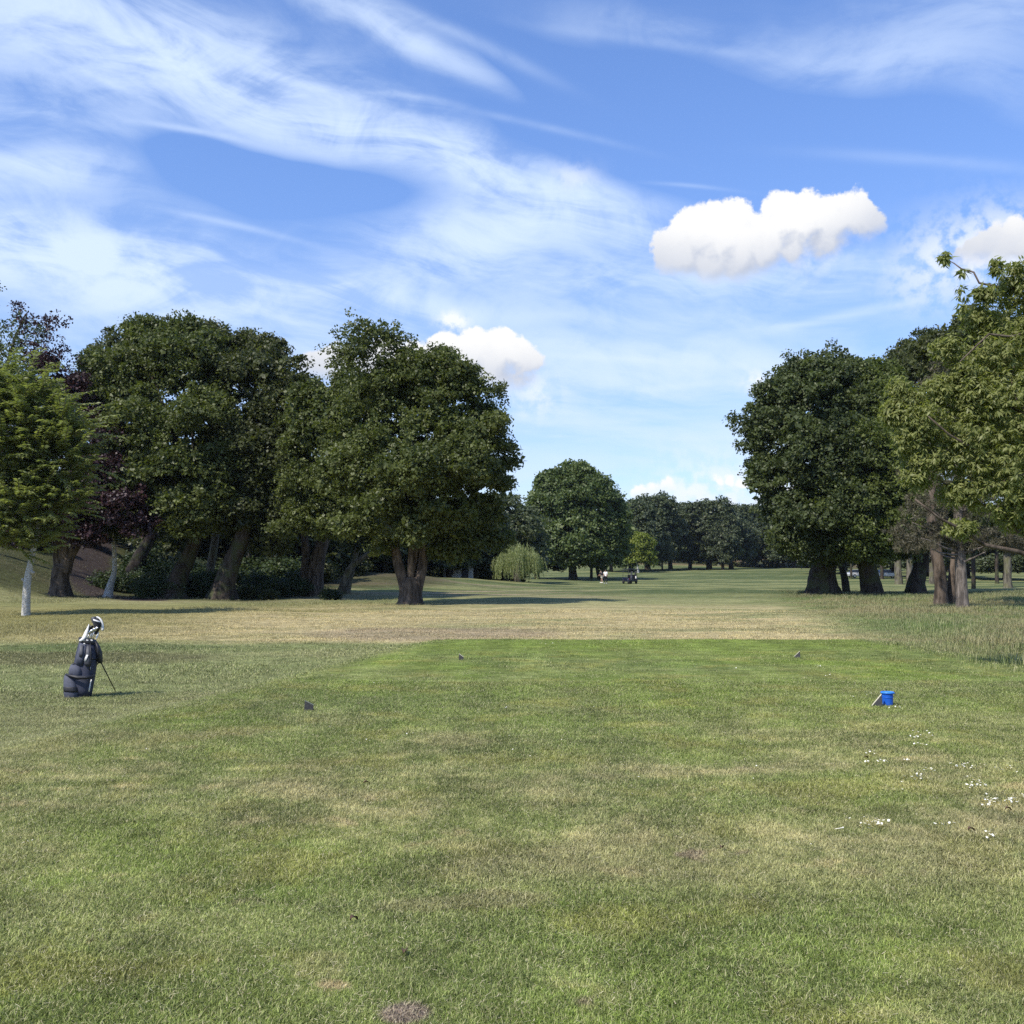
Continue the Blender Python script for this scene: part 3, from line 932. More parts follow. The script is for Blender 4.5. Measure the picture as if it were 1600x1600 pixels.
def crown_points(blobs, n_leaf, r, cl_r=0.55, per=34, loose=0.0, droop=0.25, shell=(0.72, 1.04), inner=0.26, lobes=15):
    """clumps of leaves spread over a set of ellipsoids; returns leaf centres, outward vectors, clump tint"""
    if lobes:
        sub = []
        for bc, br in blobs:
            sub.append((bc, br * 0.84))
            for d_ in unit(r.normal(size=(lobes, 3)) + np.array([0, 0, .12])):
                f_ = r.uniform(0.24, 0.42)
                c0 = bc + d_ * br * (1.04 - f_ * r.uniform(.75, 1.15))
                if any(np.linalg.norm((c0 - oc) / orr) < 0.6 for oc, orr in blobs if oc is not bc):
                    continue
                sub.append((c0, br * f_ * np.array([1.1, 1.1, .85])))
        blobs = sub
    area = np.array([b[1][0] * b[1][2] + b[1][0] * b[1][1] for b in blobs])
    n_cl = max(6, int(n_leaf / per))
    which = r.choice(len(blobs), size=int(n_cl * 1.9), p=area / area.sum())
    C = np.stack([b[0] for b in blobs])[which]; Rr = np.stack([b[1] for b in blobs])[which]
    d = unit(r.normal(size=(len(which), 3)) + np.array([0, 0, 0.18]))
    ph = r.uniform(0, 6, 6)
    lump = 1 + 0.10 * np.sin(d[:, 0] * 7 + ph[0] + which) + 0.08 * np.sin(d[:, 2] * 9 + ph[1] + which * 2) + 0.07 * np.sin(d[:, 1] * 11 + ph[2])
    rad = r.uniform(shell[0], shell[1], len(which))
    inn = r.uniform(size=len(which)) < inner
    big0 = inn & True
    rad = np.where(inn, r.uniform(0.35, 0.8, len(which)), rad) + np.where(r.uniform(size=len(which)) < 0.11, r.uniform(0.05, 0.20, len(which)), 0) + loose * r.normal(size=len(which)) * 0.2
    c = C + d * Rr * (rad * lump)[:, None]
    # keep what is near the outer surface of the union
    deep = np.zeros(len(c), bool)
    for bi, (bc, br) in enumerate(blobs):
        q = np.linalg.norm((c - bc) / br, axis=1)
        deep |= (q < 0.62) & (which != bi)
    deep &= ~(inn & (r.uniform(size=len(c)) < 0.7))
    lobe_t = r.normal(size=len(blobs)) * 0.13
    lt = lobe_t[which[~deep]][:n_cl]
    c, d, big0 = c[~deep], d[~deep], big0[~deep]
    c, d, big = c[:n_cl], d[:n_cl], big0[:n_cl]
    n_cl = len(c)
    per_ = max(4, int(n_leaf / n_cl))
    cr = cl_r * r.uniform(0.55, 1.35, n_cl)
    k = np.repeat(np.arange(n_cl), per_)
    q = unit(r.normal(size=(len(k), 3))) * (r.uniform(0, 1, len(k)) ** 0.45)[:, None]
    q[:, 2] *= 0.62
    outw = q + d[k] * 0.5
    p = c[k] + q * cr[k][:, None]
    rel = np.linalg.norm(q, axis=1)
    p[:, 2] -= droop * cr[k] * (np.hypot(q[:, 0], q[:, 1]) ** 2)
    tint = np.clip(0.42 + lt[k] + 0.15 * r.normal(size=n_cl)[k] + 0.20 * r.normal(size=len(k)), 0, 1)
    return p, unit(outw), tint, c, d, big[k] & (lobes > 0)


def crown_mesh(name, blobs, n_leaf, leaf, seed, **kw):
    r = np.random.default_rng(seed)
    p, ow, tint, _, _, big = crown_points(blobs, n_leaf, r, **kw)
    m = len(p)
    axis = unit(ow * 0.6 + r.normal(size=(m, 3)) * 0.8 + np.array([0, 0, -0.25]))
    nrm = ow * 0.6 + r.normal(size=(m, 3)) * 0.75 + np.array([0, 0, 0.55])
    ln = leaf * r.uniform(0.65, 1.3, m) * np.where(big, 1.8, 1.0)
    V, F, Tn = leaf_quads(p, axis, nrm, ln, ln * r.uniform(0.5, 0.8, m), tint)
    return mesh_np(name, V, F, {'tint': Tn})


# ------------------------------------------------------------------ trunks
def bez(a, b, c_, n_=8):
    return [a.lerp(b, t).lerp(b.lerp(c_, t), t) for t in [i / (n_ - 1) for i in range(n_)]]


def trunk_mesh(pts, rad, flare=1.6, lobes=5, seg=14, seed=0, knob=0.06):
    """a trunk along pts (world) with root flare and uneven girth"""
    r = random.Random(seed)
    m = MB()
    pts = [Vector(p) for p in pts]
    n_ = len(pts)
    # resample
    N_ = max(10, n_ * 4)
    path, rr, dist, total = [], [], 0.0, 0.0
    for i in range(N_):
        t = i / (N_ - 1) * (n_ - 1)
        k = min(int(t), n_ - 2); f = t - k
        p0, p1, p2, p3 = pts[max(k - 1, 0)], pts[k], pts[k + 1], pts[min(k + 2, n_ - 1)]
        q = 0.5 * ((2 * p1) + (-p0 + p2) * f + (2 * p0 - 5 * p1 + 4 * p2 - p3) * f * f + (-p0 + 3 * p1 - 3 * p2 + p3) * f ** 3)
        path.append(q); rr.append(rad[k] * (1 - f) + rad[k + 1] * f)
    ph = r.uniform(0, 6)
    rings = []
    for i, p in enumerate(path):
        d = (path[min(i + 1, N_ - 1)] - path[max(i - 1, 0)]).normalized()
        a = d.cross(Vector((0, 1, 0.02))).normalized(); b = d.cross(a)
        hgt = p.z - path[0].z
        fl = 1 + (flare - 1) * math.exp(-hgt / (rad[0] * 1.15))
        ring = []
        for k in range(seg):
            th = 2 * math.pi * k / seg
            lob = 1 + (fl - 1) * 0.30 * math.sin(lobes * th + ph) + knob * math.sin(3 * th + hgt * 1.9 + ph) + knob * 0.7 * math.sin(5 * th - hgt * 3.1 + ph * 2) + r.uniform(-knob, knob) * 0.5
            q = p + (a * math.cos(th) + b * math.sin(th)) * rr[i] * fl * lob
            ring.append(q)
        rings.append(ring)
    m.loft(rings)
    return m


def limb(root, a, b, r0, r1, mat, seed, sag=0.12, name='limb'):
    r = random.Random(seed)
    a, b = Vector(a), Vector(b)
    L = (b - a).length
    mid = a.lerp(b, 0.5) + Vector((r.uniform(-.12, .12) * L, r.uniform(-.12, .12) * L, sag * L))
    pts = bez(a, mid, b, 8)
    pts = [p + Vector((r.uniform(-1, 1), r.uniform(-1, 1), r.uniform(-1, 1))) * 0.012 * L for p in pts]
    rad = [r0 + (r1 - r0) * (i / 7) ** 0.8 for i in range(8)]
    m = MB().tube(pts, rad, 7)
    return m.build(name, mat, root, smooth=True, M=Matrix.Translation(-root.location))


def tree(name, label, cat, base, trunks, blobs, n_leaf, leaf, lmat, bmat, seed, group=None, limbs=5, flare=1.6, limb_r=0.35, **kw):
    """base: world point; trunks: list of (points, radii) from the ground up (world)"""
    root = empty(name, base, label, cat, group)
    M = Matrix.Translation(-Vector(base))
    tops = []
    for ti, (pts, rad) in enumerate(trunks):
        m = trunk_mesh(pts, rad, flare=flare if ti == 0 else 1.15, seed=seed + ti)
        m.build('trunk', bmat, root, smooth=True, M=M)
        tops.append((Vector(pts[-1]), rad[-1]))
    if blobs:
        bl = [(b[0] - np.array(base), b[1]) for b in blobs]
        me = crown_mesh('crown', bl, n_leaf, leaf, seed, **kw)
        link('crown', me, lmat, root, smooth=False)
        order = sorted(range(len(blobs)), key=lambda i: -blobs[i][1][0])[:limbs]
        for j, i in enumerate(order):
            tp, tr = tops[j % len(tops)]
            c_ = Vector(blobs[i][0])
            lo = tp - Vector((0, 0, 0.4))
            limb(root, lo, c_ + Vector((0, 0, blobs[i][1][2] * 0.35)), tr * limb_r * 1.6, tr * 0.14, bmat, seed * 13 + j)
    return root


def tp(D, *pix):
    return [P(x, y, D) for x, y in pix]


def base_px(px, py):
    return G(px, py)


# ---- main double-stemmed oak -------------------------------------------------
b = base_px(640, 945); D = b.y
oak = tree('oak_tree', 'big rounded oak with a forked double trunk at the edge of the dry grass', 'tree', b,
     [([b - Vector((0, 0, .3)), P(641, 930, D), P(641, 915, D), P(641, 902, D)], [.58, .54, .52, .38]),
      ([P(636, 930, D), P(629, 905, D), P(622, 880, D), P(617, 850, D), P(610, 800, D)], [.36, .30, .26, .23, .2]),
      ([P(647, 930, D), P(655, 905, D), P(660, 880, D + .2), P(662, 850, D + .2), P(670, 790, D)], [.36, .30, .26, .24, .2])],
     blobs_from_px(D, [(640, 700, 105, 0), (700, 640, 78, 1), (590, 640, 78, 1.5), (735, 690, 70, -.5), (745, 760, 52, 0), (660, 780, 80, -1.5),
                       (590, 800, 50, -2.4, .8), (560, 745, 62, 0), (700, 590, 44, 0), (655, 590, 48, 0), (770, 715, 40, 1), (640, 830, 36, -2.6, .7),
                       (705, 815, 52, 0), (760, 810, 30, 1), (545, 660, 50, 2), (640, 740, 60, -3.6), (560, 822, 34, -2.2, .7), (725, 720, 45, -3), (740, 845, 30, 1, .8), (700, 858, 30, 0, .7), (600, 852, 26, 0, .6), (775, 840, 22, 1), (655, 572, 36, 0), (612, 602, 46, 0), (685, 560, 26, .5)]),
     112000, 0.17, L_OAK, B_OAK, 11, limbs=6, flare=1.5, cl_r=0.5, per=30)
r_ = np.random.default_rng(99)
me = crown_mesh('crown', [(x[0] - np.array(b), x[1]) for x in blobs_from_px(D, [(568, 548, 50, 0), (600, 530, 30, 0), (540, 560, 28, 0), (632, 548, 26, 1), (620, 525, 14, 1),
                                                                              (580, 515, 16, 0), (690, 565, 26, 0), (735, 590, 24, 0), (775, 610, 22, 0)])], 9500, 0.17, 12, cl_r=0.42, per=22, inner=0.5, loose=0.8, lobes=0)
link('upper_spray', me, L_OAK, oak, smooth=False)

# ---- companion oak on its left ----------------------------------------------
b = base_px(492, 932); D = b.y
tree('oak_tree', 'oak with a shaded red-brown split trunk, joined to the left of the forked oak', 'tree', b,
     [([b - Vector((0, 0, .3)), P(492, 905, D), P(498, 870, D), P(508, 830, D), P(515, 780, D)], [.62, .55, .48, .42, .3]),
      ([b + Vector((-.6, .2, -.3)), P(476, 900, D), P(478, 860, D), P(472, 810, D)], [.42, .34, .28, .2])],
     blobs_from_px(D - 7, [(490, 650, 46, 0), (505, 700, 66, 0), (478, 755, 42, -1), (530, 650, 52, 2), (462, 810, 34, -1, .7), (520, 780, 60, 0),
                       (475, 625, 26, 0), (465, 700, 28, 0), (500, 810, 40, -1), (545, 610, 40, 2), (452, 775, 26, 0), (462, 660, 28, 0), (455, 735, 26, 0), (490, 615, 30, 0), (450, 825, 26, -1, .8)]),
     54000, 0.17, L_OAK, B_OAK, 21, limbs=4, cl_r=0.5)

# ---- left mass ---------------------------------------------------------------
b = base_px(272, 935); D = b.y
tree('oak_tree', 'leafy oak with a leaning brown trunk, lightest green, just right of the purple tree', 'tree', b,
     [([b - Vector((0, 0, .3)), P(274, 920, D), P(282, 895, D), P(297, 865, D), P(315, 820, D)], [.74, .60, .52, .46, .38])],
     blobs_from_px(D, [(230, 600, 70, 2), (290, 580, 78, 2), (225, 680, 82, 0), (300, 680, 84, -1), (260, 760, 78, -2), (320, 770, 55, -2), (300, 820, 42, -2.5, .7),
                       (345, 720, 42, -1), (180, 580, 55, 2), (235, 530, 42, 3), (285, 525, 40, 3), (180, 650, 50, 1), (230, 800, 36, -2), (340, 640, 55, 1), (325, 540, 34, 3)]),
     78000, 0.21, L_OAK, B_DARK, 31, limbs=5, cl_r=0.62)
b = base_px(345, 937); D = b.y
tree('oak_tree', 'dark oak with a thick black leaning trunk, right of the brown leaning one', 'tree', b,
     [([b - Vector((0, 0, .3)), P(350, 915, D), P(360, 885, D), P(372, 855, D), P(390, 800, D)], [.72, .64, .56, .50, .38])],
     blobs_from_px(D, [(400, 620, 85, 3), (440, 640, 58, 2), (380, 720, 70, 1), (430, 720, 60, 1), (360, 570, 55, 5), (410, 560, 46, 4), (465, 610, 28, 2),
                       (465, 585, 34, 1), (488, 622, 30, 0), (480, 660, 34, 1), (400, 800, 60, 1), (440, 790, 45, 1), (350, 800, 45, 2), (330, 530, 34, 6), (375, 545, 36, 5), (425, 850, 30, 1)]),
     62000, 0.21, L_OAKD, B_DARK, 41, limbs=5, cl_r=0.62)
b = base_px(207, 915); D = b.y
tree('oak_tree', 'oak with a hollowed leaning trunk beside the top of the dirt path', 'tree', b,
     [([b - Vector((0, 0, .3)), P(209, 895, D), P(218, 872, D), P(231, 848, D), P(245, 810, D)], [.74, .62, .52, .44, .34])],
     blobs_from_px(D, [(190, 600, 62, 4), (170, 560, 42, 5), (210, 690, 70, 2), (220, 780, 50, 1), (250, 540, 55, 5), (185, 535, 30, 5), (240, 820, 32, 1), (160, 640, 44, 3)]),
     36000, 0.24, L_OAKD, B_DARK, 51, limbs=4, cl_r=0.7)
for i, (bx, by, tx, ty, w, lab, blb) in enumerate([
    (322, 930, 335, 850, .36, 'slim upright trunk between the brown and the black leaning trunks', [(335, 800, 40), (345, 750, 40)]),
    (372, 905, 375, 845, .22, 'pale bare stem deeper in the shaded wood, left one of a near pair', [(372, 820, 32), (380, 790, 30)]),
    (387, 900, 389, 845, .24, 'pale bare stem deeper in the shaded wood, right one of a near pair', [(392, 820, 32)]),
    (437, 905, 425, 850, .50, 'ivy brown trunk deep in the wood beyond the dark leaning trunk', [(420, 820, 42), (430, 780, 50)]),
    (541, 928, 560, 850, .24, 'thin straight grey stem left of the forked oak', [(562, 830, 30), (560, 800, 34)]),
]):
    b = base_px(bx, min(by, 936) if by > 910 else 925)
    D = b.y + (0 if by > 910 else 8)
    b = Vector((P(bx, by, D).x, D, T(P(bx, by, D).x, D)))
    tree('slim_tree', lab, 'tree', b,
         [([b - Vector((0, 0, .3)), P((bx * 2 + tx) / 3, (by * 2 + ty) / 3, D), P(tx, ty, D), P(tx + (tx - bx) * .4, ty - 40, D)], [w, w * .85, w * .75, w * .6])],
         blobs_from_px(D, blb), 5000, 0.24, L_OAKD, B_GREY, 61 + i, limbs=1, flare=1.2)

# leaning dead branch under the companion oak
b = base_px(528, 934)
D = b.y + 1
bb = Vector((P(528, 915, D).x, D, T(P(528, 915, D).x, D)))
o = trunk_mesh([bb - Vector((0, 0, .2)), P(545, 892, D), P(566, 872, D), P(592, 858, D), P(610, 846, D - 1)], [.24, .22, .19, .15, .10], flare=1.1, seed=5).build(
    'fallen_branch', B_GREY, None, smooth=True)
tag(o, 'grey dead limb leaning up to the right behind the forked oak', 'branch')

# ---- copper beech ------------------------------------------------------------
b = base_px(93, 932); D = b.y
beech = tree('copper_beech', 'dark purple copper beech with a stout forked trunk behind the golf bag', 'tree', b,
     [([b - Vector((0, 0, .3)), P(93, 912, D), P(95, 895, D), P(98, 885, D)], [.58, .52, .50, .50]),
      ([P(95, 893, D), P(90, 872, D), P(88, 850, D), P(84, 800, D)], [.34, .28, .26, .2]),
      ([P(99, 893, D), P(108, 870, D), P(120, 850, D), P(140, 800, D)], [.40, .32, .28, .2])],
     blobs_from_px(D, [(90, 640, 66, 1), (60, 720, 85, 0), (130, 690, 60, 0), (150, 760, 62, -1), (100, 790, 62, -1.5, .8), (190, 790, 50, -1.5, .8), (40, 820, 50, -2, .6), (80, 590, 44, 1),
                       (215, 820, 34, -2, .6), (130, 835, 36, -2, .5), (20, 840, 30, -2, .5), (170, 700, 46, 1), (205, 720, 36, 1), (110, 600, 30, 1)]),
     56000, 0.17, L_BEECH, B_OAK, 71, limbs=4, flare=1.5, cl_r=0.5)
me = crown_mesh('crown', [(x[0] - np.array(b), x[1]) for x in blobs_from_px(D, [(75, 555, 38, 1), (35, 500, 20, 1), (90, 500, 14, 1), (28, 480, 12, 1), (70, 505, 18, 1)])],
                1900, 0.18, 72, cl_r=0.40, per=14, inner=0.5, loose=1.0, lobes=0)
link('upper_spray', me, L_BEECH, beech, smooth=False)

b = Vector((P(-45, 925, 72).x, 72, T(P(-45, 925, 72).x, 72)))
D = 72
tree('birch_tree', 'thin airy green birch showing sky through its top at the left edge of the picture', 'tree', b,
     [([b - Vector((0, 0, .3)), P(-35, 800, D), P(-10, 650, D), P(20, 540, D), P(40, 490, D)], [.34, .28, .2, .1, .04])],
     blobs_from_px(D, [(20, 545, 40, 0), (55, 520, 24, 0), (5, 600, 45, 0), (40, 575, 34, 0), (-30, 560, 50, 0), (-40, 650, 60, 0), (25, 500, 20), (-20, 460, 22)]),
     7500, 0.20, L_OAKB, B_GREY, 81, limbs=5, cl_r=0.5, per=14, inner=0.5, loose=1.0, lobes=0, flare=1.2)

# ---- slim pale sapling beside the path --------------------------------------
b = base_px(168, 934); D = b.y
tree('slim_tree', 'slim crooked sapling with mottled pale bark where the dirt path meets the grass', 'tree', b,
     [([b - Vector((0, 0, .3)), P(172, 915, D), P(178, 895, D), P(179, 870, D), P(177, 845, D)], [.30, .22, .15, .13, .12])],
     blobs_from_px(D, [(178, 820, 28, 0), (185, 790, 30, 0)]), 3500, 0.2, L_OAKD, B_PALE, 91, limbs=1, flare=1.5)


# ---- front cherry with hanging leaves on drooping sprays ---------------------
def spray_crown(name, root_pts, blobs, n_spray, per, L, leaf_l, leaf_w, seed, hang=0.42, spread=0.42, up=0.42):
    """leaves hung in two rows along curved twigs that leave the crown outwards; returns leaf mesh and twig mesh"""
    r = np.random.default_rng(seed)
    vol = np.array([b_[1][0] ** 2 for b_ in blobs])
    which = r.choice(len(blobs), size=n_spray, p=vol / vol.sum())
    C = np.stack([b_[0] for b_ in blobs])[which]; Rr = np.stack([b_[1] for b_ in blobs])[which]
    d = unit(r.normal(size=(n_spray, 3)) + np.array([0, -0.25, 0.15]))
    start = C + d * Rr * r.uniform(0.45, 0.85, n_spray)[:, None]
    dirn = unit(d * np.array([1, 1, 0.45]) + r.normal(size=(n_spray, 3)) * 0.25 + np.array([0, 0, up]))
    Ls = L * r.uniform(0.6, 1.3, n_spray)
    t = np.linspace(0.05, 1, per)
    K = np.repeat(np.arange(n_spray), per); Tt = np.tile(t, n_spray)
    pos = start[K] + dirn[K] * (Tt * Ls[K])[:, None]
    pos[:, 2] -= 0.16 * Ls[K] * Tt ** 2
    side = unit(np.cross(dirn, np.array([0, 0, 1.0])))
    sgn = np.where(np.arange(len(K)) % 2 == 0, 1.0, -1.0)
    axis = side[K] * sgn[:, None] * spread * 1.6 + dirn[K] * 0.55 + np.array([0, 0, -hang]) + r.normal(size=(len(K), 3)) * 0.18
    axis = unit(axis)
    ln = leaf_l * r.uniform(0.7, 1.25, len(K)) * (1.0 - 0.25 * Tt)
    pos = pos + axis * ln[:, None] * 0.5
    nrm = side[K] * sgn[:, None] * 0.7 + np.array([0, -0.1, 0.8]) + r.normal(size=(len(K), 3)) * 0.35
    tint = np.clip(0.42 + 0.17 * r.normal(size=n_spray)[K] + 0.14 * r.normal(size=len(K)), 0, 1)
    V, F, Tn = leaf_quads(pos, axis, nrm, ln, ln * leaf_w, tint, 0.18)
    leaves = mesh_np(name, V, F, {'tint': Tn})
    # twigs: thin three-sided rods
    ts = np.array([0, .35, .7, 1.0])
    tv, tf = [], []
    for i in range(n_spray):
        for j, tt in enumerate(ts):
            p = start[i] + dirn[i] * tt * Ls[i]; p = p - np.array([0, 0, .16 * Ls[i] * tt ** 2])
            w = 0.012 * (1.25 - tt) * (L / 1.0) ** 0.5
            a = side[i] * w
            tv += [p + a, p - a * .5 + np.array([0, 0, w]), p - a * .5 - np.array([0, 0, w])]
        k = i * 12
        for j in range(3):
            q = k + j * 3
            for m_ in range(3):
                tf.append((q + m_, q + (m_ + 1) % 3, q + 3 + (m_ + 1) % 3, q + 3 + m_))
    twigs = mesh_np('twigs', np.array(tv), np.array(tf))
    return leaves, twigs


b = base_px(40, 962); D = b.y
root = empty('cherry_tree', b, 'tree with long hanging leaves and a pale grey trunk left of the golf bag', 'tree')
M = Matrix.Translation(-b)
trunk_mesh([b - Vector((0, 0, .25)), P(41, 935, D), P(43, 905, D), P(48, 880, D), P(54, 850, D), P(60, 800, D), P(50, 700, D)],
           [.165, .155, .140, .115, .105, .09, .05], flare=1.15, seed=8, knob=0.05).build('trunk', B_PALE, root, smooth=True, M=M)
for kx, ky in ((37, 906), (49, 893)):
    MB().tube([P(kx + 4, ky + 3, D), P(kx - 1, ky, D - .05), P(kx - 3, ky - 1, D - .1)], [.07, .06, .05], 8).build('branch_stub', B_PALE, root, smooth=True, M=M)
bl = [(x[0] - np.array(b), x[1]) for x in blobs_from_px(D, [(30, 665, 70, 0), (-20, 700, 110, 0), (70, 710, 62, 0), (30, 780, 66, -.5), (90, 690, 44, .5), (-40, 760, 90, 0), (70, 780, 46, -.5), (0, 625, 50, 0), (50, 640, 40, 0), (-40, 620, 60, 0), (30, 860, 22, -.4, .6), (60, 848, 22, -.4, .6), (15, 825, 44, 0, .6), (50, 830, 40, -.3, .7), (90, 770, 40, 0), (100, 700, 36, 0), (20, 845, 26, -.5, .6)])]
lv, tw = spray_crown('crown', None, bl, 1500, 32, 1.0, 0.25, 0.36, 5)
link('crown', lv, L_CHERRY, root, smooth=False)
link('twigs', tw, B_GREY, root)
# long sprays reaching right
rr_ = np.random.default_rng(6)
bl2 = [(x[0] - np.array(b), x[1]) for x in blobs_from_px(D, [(60, 640, 34, 0), (95, 670, 34, 0), (100, 720, 36, 0), (85, 780, 36, 0), (40, 610, 26, 0), (0, 600, 30, 0)])]
lv, tw = spray_crown('outer_sprays', None, bl2, 210, 44, 1.6, 0.26, 0.34, 15)
link('outer_sprays', lv, L_CHERRY, root, smooth=False)
link('twigs', tw, B_GREY, root)
for i, (ax, ay) in enumerate([(120, 640), (130, 700), (110, 780), (0, 640), (-30, 720), (40, 600)]):
    limb(root, P(55, 800 - i * 15, D), P(ax, ay, D), .05, .012, B_GREY, 300 + i)

# ---- right side --------------------------------------------------------------
b = base_px(1285, 930); D = b.y
r1 = tree('oak_tree', 'broad dark oak with a flared black trunk, first of the right-hand row beside the fairway', 'tree', b,
     [([b - Vector((0, 0, .4)), P(1285, 915, D), P(1287, 895, D), P(1293, 870, D), P(1300, 830, D), P(1300, 780, D)], [.98, .88, .80, .72, .6, .45])],
     blobs_from_px(D, [(1250, 640, 78, 0), (1300, 600, 55, 1), (1215, 690, 52, 0), (1235, 760, 62, -1), (1290, 700, 80, -2), (1285, 790, 75, -2.5), (1250, 830, 50, -2, .8),
                       (1210, 640, 34, 0), (1190, 730, 26, 0), (1215, 790, 40, 0), (1330, 640, 60, 1), (1275, 575, 34, 0), (1195, 680, 30, 0), (1235, 590, 30, 1), (1300, 850, 40, -2, .8),
                       (1330, 740, 60, -1), (1265, 860, 24, -2)]),
     84000, 0.23, L_OAKB, B_DARK, 111, limbs=6, flare=1.75, cl_r=0.62)
me = crown_mesh('crown', [(x[0] - np.array(b), x[1]) for x in blobs_from_px(D, [(1165, 665, 22, 0), (1150, 658, 12, 0), (1165, 690, 16, 0), (1172, 640, 12), (1180, 745, 18, 0), (1240, 572, 22, 0), (1190, 610, 14), (1300, 560, 24)])],
                3600, 0.22, 112, cl_r=0.45, per=16, inner=0.4, loose=0.8, lobes=0)
link('upper_spray', me, L_OAKB, r1, smooth=False)
b = base_px(1323, 928); D = b.y
tree('slim_tree', 'slender leaning dark stem just right of the flared oak trunk', 'tree', b,
     [([b - Vector((0, 0, .3)), P(1320, 905, D), P(1315, 885, D), P(1306, 862, D), P(1298, 840, D)], [.30, .26, .23, .2, .15])],
     blobs_from_px(D, [(1330, 850, 26, -1), (1310, 830, 26, -1)]), 4000, 0.2, L_OAK, B_DARK, 115, limbs=1, flare=1.2)
b = base_px(1362, 930); D = b.y
tree('oak_tree', 'yellow-green oak on a thick trunk leaning left, second big trunk of the right-hand row', 'tree', b,
     [([b - Vector((0, 0, .4)), P(1362, 915, D), P(1355, 890, D), P(1349, 865, D), P(1345, 820, D)], [.72, .68, .64, .62, .45])],
     blobs_from_px(D, [(1370, 640, 66, 2), (1365, 720, 76, -1), (1350, 800, 62, -2.5), (1400, 760, 62, -1), (1345, 850, 42, -2.5, .7), (1375, 590, 36, 3), (1320, 690, 48, 0), (1400, 830, 50, -2), (1310, 780, 40, -2.5), (1370, 860, 26, -2, .7), (1345, 595, 34, 2), (1330, 575, 22, 2)]),
     60000, 0.21, leaf_mat('olive_oak_leaf', (0.066, 0.090, 0.022), (0.155, 0.185, 0.050)), B_DARK, 121, limbs=5, flare=1.35, cl_r=0.58)
b = base_px(1432, 928); D = b.y
tree('oak_tree', 'shaded oak on a black trunk leaning right, third big trunk of the right-hand row', 'tree', b,
     [([b - Vector((0, 0, .4)), P(1431, 912, D), P(1437, 890, D), P(1440, 865, D), P(1440, 820, D)], [.70, .60, .52, .52, .4])],
     blobs_from_px(D, [(1430, 610, 62, 3), (1470, 570, 58, 4), (1430, 700, 70, 1), (1440, 790, 62, 0), (1420, 560, 34, 5), (1480, 680, 60, 2), (1455, 850, 40, 0, .8), (1410, 580, 30, 4), (1400, 850, 34, 0, .7), (1390, 590, 40, 3), (1445, 545, 34, 4), (1380, 620, 40, 3)]),
     46000, 0.24, L_OAKD, B_DARK, 131, limbs=5, flare=1.5, cl_r=0.65)
b = base_px(1474, 948); D = b.y
tree('ash_tree', 'tall tree with two brown low-splitting trunks just left of the pine trunk', 'tree', b,
     [([b - Vector((0, 0, .3)) + Vector((-.1, 0, 0)), P(1470, 925, D), P(1468, 895, D), P(1464, 865, D), P(1455, 800, D), P(1460, 700, D)], [.36, .30, .29, .28, .24, .14]),
      ([b + Vector((.55, .6, -.3)), P(1487, 920, D + .5), P(1492, 885, D + .5), P(1497, 850, D + .5), P(1510, 780, D)], [.30, .26, .24, .22, .18])],
     blobs_from_px(D, [(1500, 560, 62, 2), (1550, 560, 80, 2), (1600, 620, 90, 2), (1480, 540, 34, 2), (1520, 500, 26, 2), (1500, 660, 60, 1), (1560, 720, 70, 1), (1450, 545, 26, 2), (1600, 800, 60, 1)]),
     40000, 0.2, L_OAKD, B_OAK, 141, limbs=5, flare=1.3, cl_r=0.55)


# pine with grey-brown needle sprays
def needle_crown(blobs, n_tuft, per, ln, seed):
    r = np.random.default_rng(seed)
    area = np.array([b_[1][0] ** 2 for b_ in blobs])
    which = r.choice(len(blobs), size=n_tuft, p=area / area.sum())
    C = np.stack([b_[0] for b_ in blobs])[which]; Rr = np.stack([b_[1] for b_ in blobs])[which]
    d = unit(r.normal(size=(n_tuft, 3)))
    c = C + d * Rr * r.uniform(0.3, 1.0, n_tuft)[:, None]
    k = np.repeat(np.arange(n_tuft), per)
    ax = unit(r.normal(size=(len(k), 3)) + d[k] * 0.8 + np.array([0, 0, .3]))
    l = ln * r.uniform(.6, 1.3, len(k))
    tint = np.clip(0.4 + 0.2 * r.normal(size=n_tuft)[k] + 0.1 * r.normal(size=len(k)), 0, 1)
    V, F, Tn = leaf_quads(c[k] + ax * l[:, None] * .5, ax, r.normal(size=(len(k), 3)), l, l * 0.11, tint, 0.0)
    return mesh_np('crown', V, F, {'tint': Tn})


b = base_px(1504, 953); D = b.y
root = empty('pine_tree', b, 'straight reddish grey pine trunk with bare whorled branches and thin brown needles', 'tree')
M = Matrix.Translation(-b)
trunk_mesh([b - Vector((0, 0, .3)), P(1503, 925, D), P(1501, 880, D), P(1498, 820, D), P(1496, 740, D), P(1492, 640, D)], [.29, .26, .24, .21, .15, .05], flare=1.35, seed=15, knob=.04).build(
    'trunk', B_PINE, root, smooth=True, M=M)
pb = blobs_from_px(D, [(1450, 790, 46, -.5, .5), (1420, 830, 34, 0, .5), (1480, 740, 50, 0, .6), (1540, 790, 50, 0, .5), (1440, 740, 40, 0, .5), (1490, 690, 44, 0, .6), (1560, 840, 46, 0, .4), (1430, 850, 40, -.5, .35),
                       (1470, 830, 40, 0, .4), (1520, 720, 40, 0, .6), (1480, 640, 36, 0, .7), (1590, 850, 40, .5, .4), (1510, 850, 40, 0, .35), (1455, 600, 26, 0), (1475, 570, 20, 0)])
link('crown', needle_crown([(x[0] - np.array(b), x[1]) for x in pb], 1900, 26, 0.20, 16), L_PINE, root, smooth=False)
